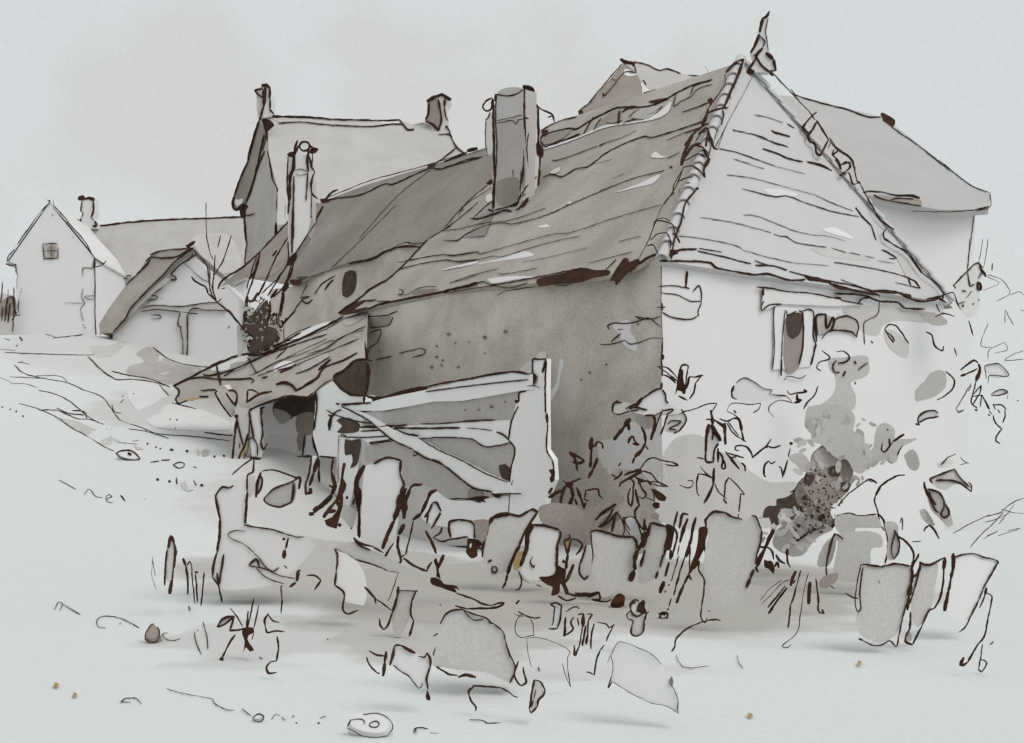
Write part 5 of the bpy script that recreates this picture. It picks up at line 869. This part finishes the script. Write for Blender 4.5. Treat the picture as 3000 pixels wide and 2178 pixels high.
plant('upright_stone', 'broad grey square-topped stone with a ragged bottom, lower right', 'stone', 10.4, [('stone_face', "R light:930,460 1080,458 1200,440 1330,455 1340,560 1310,640 1280,790 1240,940 1200,1020 1150,1060 1060,1085 1000,1070 900,1010 870,880 905,780 905,650", "R w8:905,445 940,438 1080,455;w7:1080,455 1200,432 1330,452;w6:930,460 905,650 910,780;w5:910,450 880,600 865,750 885,830 910,820 912,760;w11:1335,460 1340,540 1330,600;w16:1330,600 1310,700;w12:1310,700 1300,820;w6:1290,760 1250,920 1210,1120;w10:895,1055 930,1070;w6:930,1070 1020,1110 1090,1105 1150,1070 1205,1125;w7:785,675 840,710 890,718;w5:1062,570 1068,595;w4:1095,460")], leafbig)
plant('upright_stone', 'narrow grey stone with a dipped top and pointed foot, lower right', 'stone', 10.2, [('stone_face', "R light:1410,430 1460,445 1545,425 1550,520 1525,640 1500,790 1440,900 1380,960 1340,900 1330,780 1350,600", "R w8:1400,415 1440,438 1490,438 1550,410 1610,378;w12:1612,380 1600,480;w8:1600,480 1595,600 1560,740 1520,805;w7:1520,805 1480,820 1420,950;w8:1420,950 1345,1100;w9:1405,420 1400,490 1350,545;w6:1400,490 1370,600 1320,760;w7:1325,830 1320,960 1285,1040;w9:1285,1040 1285,1080 1340,1105;w7:1395,350 1350,440 1330,490"), ('stem', "R mid:1290,1040 1320,995 1340,1040 1330,1075 1300,1075", "")], leafbig)
plant('upright_stone', 'plain white angular stone, the outermost at the lower right', 'stone', 10.3, [('stone_face', "R paper:1690,375 1850,350 1940,372 2050,410 1990,520 1930,630 1870,800 1800,900 1620,820 1660,560", "R w12:1682,345 1680,460 1660,560;w10:1660,560 1640,660;w13:1640,660 1605,825;w6:1690,375 1760,355 1850,348 1930,375 2050,405;w10:2040,400 2058,430;w7:2050,425 2000,510 1930,640;w5:1930,640 1890,740;w6:1890,740 1820,880 1770,970 1725,1000")], leafbig)
plant('wild_stalk_plant', 'thin kneed stem with a curled foot at the lower right edge', 'stalk', 9.6, [('stem', "", "R w10:1955,630 1945,690;w6:1945,690 1900,800;w6:1950,670 2000,700 1995,760 1970,880;w7:1970,880 1940,1030 1880,1110 1800,1250;w9:1800,1250 1760,1275 1740,1270 1765,1210;w6:1925,1100 1905,1220 1890,1310;w9:1890,1310 1915,1330;w6:1915,1330 1960,1260 1940,1235 1905,1225;w7:1985,1105 2015,1080")])
plant('curling_plant', 'long curved stem looping down at the right of the dark shrub', 'stalk', 11.6, [('stem', "", "R w7:765,225 700,180;w7:700,180 660,270 630,400;w6:630,400 625,520 650,600 690,640"), ('leaf', "R grey:560,590 600,540 700,505 728,520 700,590 610,640 570,625", "")])
plant('bowed_plant', 'bowed stalk rising between the square-cut stones', 'stalk', 10.8, [('stem', "", "R w7:1220,200 1300,260 1350,340 1350,400;w8:1350,400 1330,480;w12:1330,460 1320,490")])
# --- left garden
plant('stone_wall', 'pale rough end of a low garden wall below the lean-to post', 'wall', 12.8, [
 ('wall_face', "J pale:520,1200 430,1212 370,1290 390,1418 410,1550 400,1700 380,1850 345,1930 420,2050 600,2060 900,2000 1200,1700 1130,1630 850,1560 630,1500 620,1200 600,1100", "J w8:520,1200 490,1220;w7:490,1220 430,1212 385,1260 370,1300;w8:370,1300 395,1418;O w9:370,0 390,100 410,200;w9:410,200 405,330 385,480;w8:385,480 355,590 345,680;w7:345,680 400,760;w7:385,650 400,760 430,900;w8:440,495 425,600 400,750;J w6:510,1110 600,1030 690,970;w10:690,975 750,975;w7:690,970 690,1050 680,1090 640,1110 635,1250;w8:635,1250 630,1418;O w9:630,0 625,120 620,240;w6:610,250 700,268 850,290 950,325;w5:950,325 1040,350 1110,353;w4:620,303 530,300 475,325 490,355 620,420 730,520;w5:730,520 790,600 850,635 900,605;w7:650,585 710,535 740,600;w5:650,590 780,615 900,670 1030,695;w4:710,610 800,690 940,740"),
], th=.5, yaw=5, lean=2)
plant('round_leaved_plant', 'oval leaf folded at its stalk inside the left plants', 'leaf', 12.4, [('leaf', "J light:790,1310 860,1230 1030,1170 1025,1330 920,1375 800,1350", "J w7:1050,1150 950,1190 860,1225 800,1280;w7:800,1280 775,1310 800,1350 900,1378 1000,1340;w9:1000,1340 1018,1270 1020,1180;w10:1030,1150 1075,1135 1065,1230;w6:755,1080 850,1070 940,1095 1060,1140")], 'small plants on the left')
plant('twin_bladed_plant', 'pair of narrow pointed blades left of the oval leaf', 'plant', 12.5, [('leaf', "J paper:735,1110 760,1150 745,1230 715,1260 710,1180", "J w9:750,1090 720,1170 708,1300;w8:740,1110 760,1150 750,1220 712,1280"), ('leaf', "J light:650,1110 690,1120 700,1250 650,1300", "")], 'small plants on the left')
plant('square_stalked_plant', 'two squared stems like an open gate left of the dark trunks', 'plant', 12.3, [('stem', "J paper:1170,960 1220,960 1150,1250 1120,1280 1130,1150", "J w8:1050,960 1170,955;w8:1170,955 1150,1100 1120,1200 1125,1280;w12:1225,960 1190,1090;w11:1190,1090 1155,1200;w12:1130,1265 1165,1255 1160,1220;w7:1235,980 1230,1060;w9:1230,1060 1235,1170"), ('stem', "", "J w8:1235,955 1360,968;w10:1350,970 1335,1080;w11:1335,1080 1355,1180;w8:1315,1195 1345,1215")], 'small plants on the left')
dt = 'dark trunks rising in front of the shed'
plant('gnarled_shrub', 'thick dark stem sweeping down to the left', 'stem', 12.0, [('stem', "", "J w14:1345,1110 1365,1200 1330,1290;w17:1340,1280 1260,1360 1180,1410;O w16:1290,60 1230,110 1190,150;w20:1150,160 1190,155")], dt, spread=.03, yaw=5)
plant('gnarled_shrub', 'forked brown stem with a solid foot, middle one of three', 'stem', 11.9, [('stem', "J sepia:1430,1010 1455,1010 1435,1140 1460,1190 1440,1260 1400,1330 1420,1380 1400,1480 1375,1560 1350,1550 1290,1530 1280,1490 1340,1460 1390,1380 1370,1350 1310,1430 1280,1418 1370,1310 1410,1150", "O w12:1270,190 1300,150 1370,130;w12:1420,0 1410,100 1380,160")], dt, yaw=5)
plant('gnarled_shrub', 'thick upright dark stem, right one of the three in front of the brace', 'stem', 11.9, [('stem', "J ink:1600,1025 1620,1035 1590,1110 1560,1190 1590,1260 1575,1418 1585,1560 1570,1640 1550,1620 1555,1450 1540,1350 1520,1250 1530,1130", "J w9:1525,1300 1515,1360;w9:1465,1300"), ('leaf', "O light:1390,160 1420,120 1480,100 1530,120 1540,160 1510,280 1490,270 1430,200", "O w12:1405,252;w6:1500,280")], dt, yaw=5)
plant('upright_stone', 'tallest arched pale stone, edged on the right by a long brown stem', 'stone', 12.0, [('stone_face', "J pale:1620,1040 1690,1020 1800,965 1910,990 1910,1100 1945,1200 1900,1418 1870,1600 1760,1850 1600,1750 1590,1300", "J w8:1685,1018 1740,990 1800,965 1910,990;w9:1910,990 1905,1100;w9:1905,1100 1945,1200"), ('stem', "", "J w15:1935,1200 1910,1300 1895,1418;w10:1960,1220 1930,1300 1925,1418;w9:2090,1190 2010,1200 1975,1250;w13:1985,1230 1955,1330 1950,1418;O w17:1900,0 1885,100 1860,210;w14:1950,0 1935,200;w17:1860,210 1800,340 1755,460")], yaw=8, lean=4)
plant('gnarled_shrub', 'curving dark stem with a black knob at its foot', 'stem', 11.8, [('stem', "", "J w13:2210,1235 2160,1260 2120,1350;w13:2120,1350 2090,1418;O w12:2150,0 2080,160;w13:2080,160 2010,208;w7:2015,220 1990,340;w7:1990,340 1950,500;w22:1925,505 1930,515;w9:1930,525 2040,600 2130,635;w10:2130,635 2140,600 2170,560;w16:1940,245 1895,330;w8:1890,340 1890,430 1910,560 1850,560 1775,535 1850,400;w9:1890,350 1880,450")], dt, spread=.05, yaw=5)
plant('bean_plant', 'little arched leaf pair standing on two stalks beside the black knob', 'plant', 11.9, [('leaf', "P paper:730,280 760,205 800,215 830,280 780,400 750,420", "P w10:690,330 720,290 755,215;w8:720,290 710,380;w9:755,210 790,205 830,280;w11:825,290 790,350 750,425"), ('leaf', "", "P w9:700,440 730,500 790,630;w7:710,460 760,540 785,600;w9:835,410 820,460 770,490;w9:770,680 795,740 800,830;w14:850,640 830,690 805,750")], 'small plants on the left')
plant('arched_stone', 'pale arched stone-like hummock with a dark red-brown clod on its right', 'stone', 12.2, [('stone', "P paper:890,500 900,370 980,350 1100,375 1110,500 1000,495", "P w9:905,500 900,370 980,348;w9:980,348 1080,365 1108,400;w10:1108,400 1110,500;w7:760,495 830,530 900,515 1050,490"), ('clod', "P sepia:1050,500 1080,470 1110,510 1165,520 1165,560 1130,600 1130,650 1080,670 1035,620 1040,570", "P paper:1065,560 1080,540 1085,560 1070,590"), ('leaf', "P grey:1080,360 1220,355 1200,500 1170,540 1115,480 1110,390", "")], spread=.08)
plant('long_root', 'long wavering dark root crossing the ground towards the right', 'root', 10.9, [('root', "", "P ink:740,835 790,830 830,850 850,880 900,890 960,900 985,935 940,915 960,960 900,940 830,915 760,890;w7:960,960 1030,985 1100,1010 1180,1050 1250,1060;w8:1250,1060 1350,1035 1340,1055 1270,1080 1150,1085 1050,1090;w7:1050,1090 980,1075 945,1062;w10:800,780 820,840;w8:740,850 760,890;w9:780,670 800,720;w6:1480,1020 1460,1050;w7:1470,1110 1540,1150 1600,1165 1655,1162;w9:1450,1050 1480,1020")], spread=.03, yaw=4, lean=2)
plant('tilted_board', 'long sloping grey edge like a fallen board on the left', 'board', 11.4, [('board', "O light:1370,440 1450,400 1530,390 1640,450 1800,520 2000,620 2100,680 2000,670 1800,620 1540,540", "O w8:1360,450 1450,500 1540,540;w6:1540,540 1680,580 1800,630;w7:1520,355 1570,400 1680,430;w7:1680,430 1770,485;w7:1520,360 1560,415 1660,460;w3:1800,630 1900,650")], yaw=5, lean=3)
plant('angular_stone', 'angular pale stone with straight left edge below the fallen board', 'stone', 10.6, [('stone_face', "O pale:1365,460 1540,550 1620,700 1610,910 1500,900 1440,880 1430,810 1365,750 1380,560", "O w8:1362,450 1385,500 1375,640;w8:1375,640 1362,750;w7:1362,750 1430,800 1445,840;w7:1445,840 1430,950 1465,988 1560,958")])
plant('iris_plant', 'sharp flat blades above a wedge of grey wash in the centre foreground', 'plant', 10.3, [('blade', "O light:1900,800 2040,805 2010,880 1995,990 1900,1180 1850,1130 1840,1000 1880,880", "O w11:1890,760 1880,850;w10:1880,850 1845,970;w7:1845,970 1795,1100 1770,1122;w7:1770,1122 1738,1080 1735,1030;w5:1890,795 2050,800;w8:2035,800 2005,880;w7:2005,880 1995,990 2020,1050;w9:2020,1050 1980,1175;w6:2045,800"), ('blade', "", "O w8:1610,765 1700,860;w6:1700,860 1840,965;w8:1690,850 1705,905;w4:1890,650 1850,770 1805,885")])
plant('pointed_shoot', 'short red-brown shoots standing on the left grey wash', 'plant', 10.8, [('shoot', "", "O w9:975,360 955,450;w14:945,460 940,530;w9:945,590 965,612;w10:940,368;w13:1060,630 1045,720;w8:1060,630 1080,628;w12:1040,730 990,770;w6:915,760 925,860;w6:925,860 918,990;w9:915,755 930,765;w7:1130,670 1200,672 1250,712;w8:1250,712 1195,790")], 'small plants on the left', spread=.1)
plant('spiky_plant', 'black forked spiky plant with an upright pair of blades at the lower left', 'plant', 9.7, [('stem', "U ink:1440,495 1450,460 1540,460 1545,495 1500,520 1490,550 1505,590 1545,645 1510,660 1475,620 1450,675 1465,590 1455,540", "U w6:1345,295 1390,350 1450,450;w8:1340,485 1450,470"), ('blade', "U light:1235,450 1300,380 1370,360 1320,410 1250,450", "U w8:1235,450 1290,380 1370,358;w7:1240,455 1310,420 1370,365;w8:1380,360 1345,480"), ('blade', "", "U w6:1540,215 1520,320 1490,455;w7:1495,320 1480,455;w6:1580,270 1560,380 1540,460;w5:1540,500 1525,560;w7:1385,515 1330,600 1280,710;w14:1275,720")], spread=.1, yaw=12)
plant('scrolled_plant', 'open scroll-like leaf outline with a hooked foot, right of the forked plant', 'leaf', 9.5, [('leaf', "", "U w8:1660,340 1630,390 1640,460;w7:1640,460 1655,500 1720,485 1795,492;w6:1655,340 1700,400 1755,412;w7:1735,530 1745,620 1730,735;w7:1730,735 1680,740;w8:1680,740 1645,790 1665,835 1730,832")], 'small plants on the left')
plant('grass_tuft', 'tuft of tall narrow looped reeds on the left, alone on the white ground', 'grass tuft', 11.0, [('blade', "V pale:1380,900 1420,790 1450,830 1440,1050 1400,1150 1375,1100", "V w7:1368,1180 1375,1000 1390,880;w11:1395,870 1420,775 1445,820;w9:1445,820 1455,900 1440,1040;w9:1440,1040 1430,1130;w12:1430,1130 1410,1250;w6:1470,890 1455,960"), ('blade', "", "V w10:1520,955 1545,1020;w8:1545,1020 1560,1130 1560,1255;w7:1555,1010 1575,978 1590,1010;w5:1590,1010 1600,1150 1620,1330;w10:1620,1068 1645,1070;w6:1625,1080 1640,1320;w6:1695,1070 1685,1200 1670,1350;w2:1270,930 1260,1100 1275,1150 1300,1215;w3:1265,960 1290,1100")], 'tufts of grass in the foreground')
def stone(label, t, fill, tone, ink, group='stones lying on the pale ground', name='stone', flat=.35, inkm='ink'):
    pts = parse(f"{t} {tone}:{fill}")[0][1]; c = cen(pts); mv = max(p[1] for p in pts)
    base = GROUND.hit(c[0], mv); s = Pl(base, (0, -1, .5)); sp = smooth(pts, 8, True)
    A = [s.hit(*q) for q in sp]; ce = sum(A, Vector()) / len(A)
    rim = [ce + (p - ce) * .86 + Vector((0, -.015, .02)) for p in A]; back = [p + Vector((0, .12, -.10)) for p in A]
    b = MB(); n = len(A); b.add(A + rim, [(i, (i + 1) % n, n + (i + 1) % n, n + i) for i in range(n)], tone)
    b.face_tess(rim, back, tone); b.add(A + back, [(i, n + i, n + (i + 1) % n, (i + 1) % n) for i in range(n)], tone)
    b.strokes(f"{t} " + ink, s, inkm, .025)
    o = b.build(name, None, ce); tag(o, label, 'stone', group); return o
stone('dark egg-shaped pebble at the lower left', 'U', '650,500 665,460 700,430 740,460 758,500 740,565 680,585 650,560', 'grey', 'w5:715,425 690,430;w5:690,435 650,490 640,550 680,585;w5:680,585 740,565 758,500 740,450')
stone('eye-shaped flat stone at the foot of the left bank', 'I', '960,1215 1000,1198 1070,1190 1120,1210 1162,1260 1120,1274 1050,1265 990,1245', 'paper', 'w6:960,1215 1000,1198 1070,1190 1110,1205 1165,1260;w6:1165,1260 1120,1275 1010,1255 960,1215;w12:1065,1210 1090,1230')
stone('large oval flat stone with a ring mark at the bottom edge', 'S', '50,1290 85,1220 180,1175 300,1168 380,1200 425,1290 380,1355 290,1370 170,1350', 'paper', 'w4:180,1178 300,1170 390,1210 428,1290 380,1355;w4:380,1355 290,1370 170,1355 110,1320 45,1290;w6:50,1280 80,1222;w4:80,1222 170,1218 195,1245 185,1262;w5:240,1250 275,1232 315,1250 300,1280 260,1285 230,1268 240,1250')
stone('small round ring-like pebble at the bottom left', 'U', '1530,1210 1580,1172 1625,1200 1595,1240 1545,1235', 'paper', 'w5:1530,1210 1580,1172 1625,1200 1595,1240 1545,1232 1530,1210')
stone('round bead-like pebble right of the long root', 'W', '550,230 600,180 655,200 640,260 580,295 545,275', 'sepia', 'w7:550,230 545,280 585,298 640,262;w8:590,195 620,175')
stone('small spiral pebble under the reed bundle', 'W', '940,340 980,325 1012,345 1000,380 960,388 940,370', 'paper', 'w9:930,345 970,330 1010,345 1005,375 970,388;w7:970,388 940,370 965,345 990,355')
plant('boulder', 'big rounded grey boulder in the centre foreground', 'boulder', 8.6, [('rock', "S light:820,430 850,380 900,330 980,303 1100,340 1190,385 1260,420 1330,490 1370,570 1400,680 1440,770 1440,850 1420,915 1250,850 1200,830 1000,810 850,790 760,770 790,600", "P w7:820,1215 870,1130 930,1100 1000,1095;S w6:990,300 1100,345 1190,372 1250,415;w8:1220,412 1260,425;w6:1250,415 1340,490 1365,580;w6:1365,580 1400,680 1440,770 1440,830 1400,920;w5:1010,310 1100,395 1185,385;w9:790,780 820,800;w7:800,790 900,845 970,855;w12:970,870 1040,850 1120,872")], th=.22, yaw=4, lean=6)
fgp = 'small leaf outlines in the foreground'
plant('angular_stone', 'pale blunt stone with a thick brown upper edge left of the boulder', 'stone', 8.3, [('stone_face', "S paper:435,620 460,600 500,600 620,670 700,700 740,740 735,860 700,960 650,960 560,870 430,770", "S w9:402,772 425,700 435,620;w9:435,620 455,600 500,605;w11:500,605 540,630 615,668;w7:640,695 690,705 715,665;w9:710,665 740,720 740,780;w7:740,780 710,880 720,970;ink:700,1030 715,970 728,1000 742,1062 710,1060;w5:430,768 500,825 560,860 640,960 665,950 672,915")], fgp)
plant('low_plant', 'small hooked sprout left of the brown-edged stone', 'leaf', 8.6, [('leaf', "", "S w7:230,650 300,685 360,692;w10:372,655 360,750;w12:360,750 345,860;w6:210,700 230,760 300,835;w9:300,840 320,832;w7:765,530 800,508 838,505;w6:838,510 815,580;w8:800,600 762,690")], fgp)
plant('low_plant', 'shallow open arc like a lying leaf at the bottom centre', 'leaf', 7.3, [('leaf', "", "S w7:1090,940 1200,945 1320,955;w6:1320,955 1390,990 1430,1025 1465,1035;w8:1100,950 1060,980 1060,1020;w7:1060,1020 1085,1080 1120,1115 1115,1150")], fgp, spread=.05)
plant('low_plant', 'upright keyhole-shaped leaf right of the boulder at the bottom', 'leaf', 7.4, [('leaf', "S paper:1570,1120 1600,900 1650,910 1692,980 1640,1055 1625,1120 1580,1160", "S w8:1562,1130 1580,1000 1600,895;w7:1600,890 1650,905 1692,970;w7:1692,970 1680,1020 1640,1055 1630,1110;w9:1630,1110 1575,1165 1562,1130;w5:1615,970 1600,1050;w7:1595,1060 1575,1120;w7:1470,735 1440,850 1470,920 1500,940;w8:1500,940 1535,910 1520,840 1510,785")], fgp)
plant('angular_stone', 'faintly drawn small and large stone pair just right of the boulder', 'stone', 8.7, [('stone_face', "", "S faint:1430,340 1500,355 1540,345 1530,365 1480,368;w4:1490,350 1455,400 1442,480 1460,520 1490,540 1600,520;w4:1560,370 1590,430 1600,530;w3:1530,550 1600,540 1700,555 1800,590;w3:1800,590 1870,630 1900,660 1880,700 1880,800;w5:1880,800 1895,900 1905,950;w3:1835,760 1860,850 1900,945;w3:1540,555 1550,660 1580,790")], fgp)
plant('angular_stone', 'large faintly outlined angular stone with a bud at its right corner', 'stone', 8.0, [('stone_face', "W paper:560,640 610,575 780,630 880,680 960,765 1045,930 1090,1000 1100,1165 1000,1110 880,1080 700,1000 560,915 530,930 555,800", "W w3:510,750 560,640 610,575 780,630 880,680 960,765;w4:540,690 555,790 545,860;w5:545,860 515,960 550,905;w3:550,905 700,1000 800,1050 880,1085 1000,1110 1100,1170;w4:1100,1170 1088,1140 1095,1060 1045,940;faint:1020,915 1040,860 1060,910 1045,955"), ('stone_face', "", "W w9:1040,655 1070,610;w7:1070,610 1075,560 1150,480 1220,440;w6:1220,440 1310,405 1400,390 1450,400;w5:1335,375 1325,410")], fgp)
plant('peg_row', 'row of thin peg-like stalks with loops under the long root', 'plant', 9.6, [('stalk', "W paper:70,280 120,260 130,300 100,440 50,450", "W w9:30,265 80,250 130,275;w8:130,275 115,400 95,465;w8:95,465 60,470 20,465;w6:70,275 60,400 50,440;w7:40,270 70,285;w6:165,325 230,285 265,290 272,305"), ('stalk', "", "W w9:160,370 155,450;w11:155,450 150,530;w7:160,520 220,480 225,460 205,410 230,370;w8:265,350 300,340 320,350;w7:260,380 270,440;w14:310,350 305,450;w7:300,450 290,520 275,620;w9:330,440 300,610;w7:385,345 350,400;w8:350,400 345,500 330,600;w8:275,610 240,685 232,600;w6:340,345 380,345;w7:370,635 380,500 400,425;w6:425,412 500,430 520,460;w7:520,460 570,432;w6:560,440 520,520 500,572;w6:485,600 445,650;w7:445,650 420,720 400,850;w7:400,850 365,830 330,825")], spread=.12)
plant('mushroom', 'small mushroom-like knob with a round dark marked cap, among the pegs', 'mushroom', 9.3, [('stalk', "W light:680,350 720,390 705,490 730,530 780,525 805,480 815,400 850,330 780,330", "W w7:700,320 670,350 680,385;w6:680,385 722,400 712,440;w7:712,440 705,490 720,520 745,530 790,515;w7:790,515 805,490 815,400;w8:815,400 835,340 855,325"), ('cap', "W paper:700,300 710,245 745,225 790,235 820,290 805,345 760,362 715,335", "W w9:700,300 705,255 745,225 770,240;w7:700,300 720,345 760,362 800,340;w7:720,260 745,245;w14:800,230 810,260;ink:750,320 770,250 800,235 825,250 820,290 840,340 800,345 770,330")], spread=.02, yaw=4, lean=3)
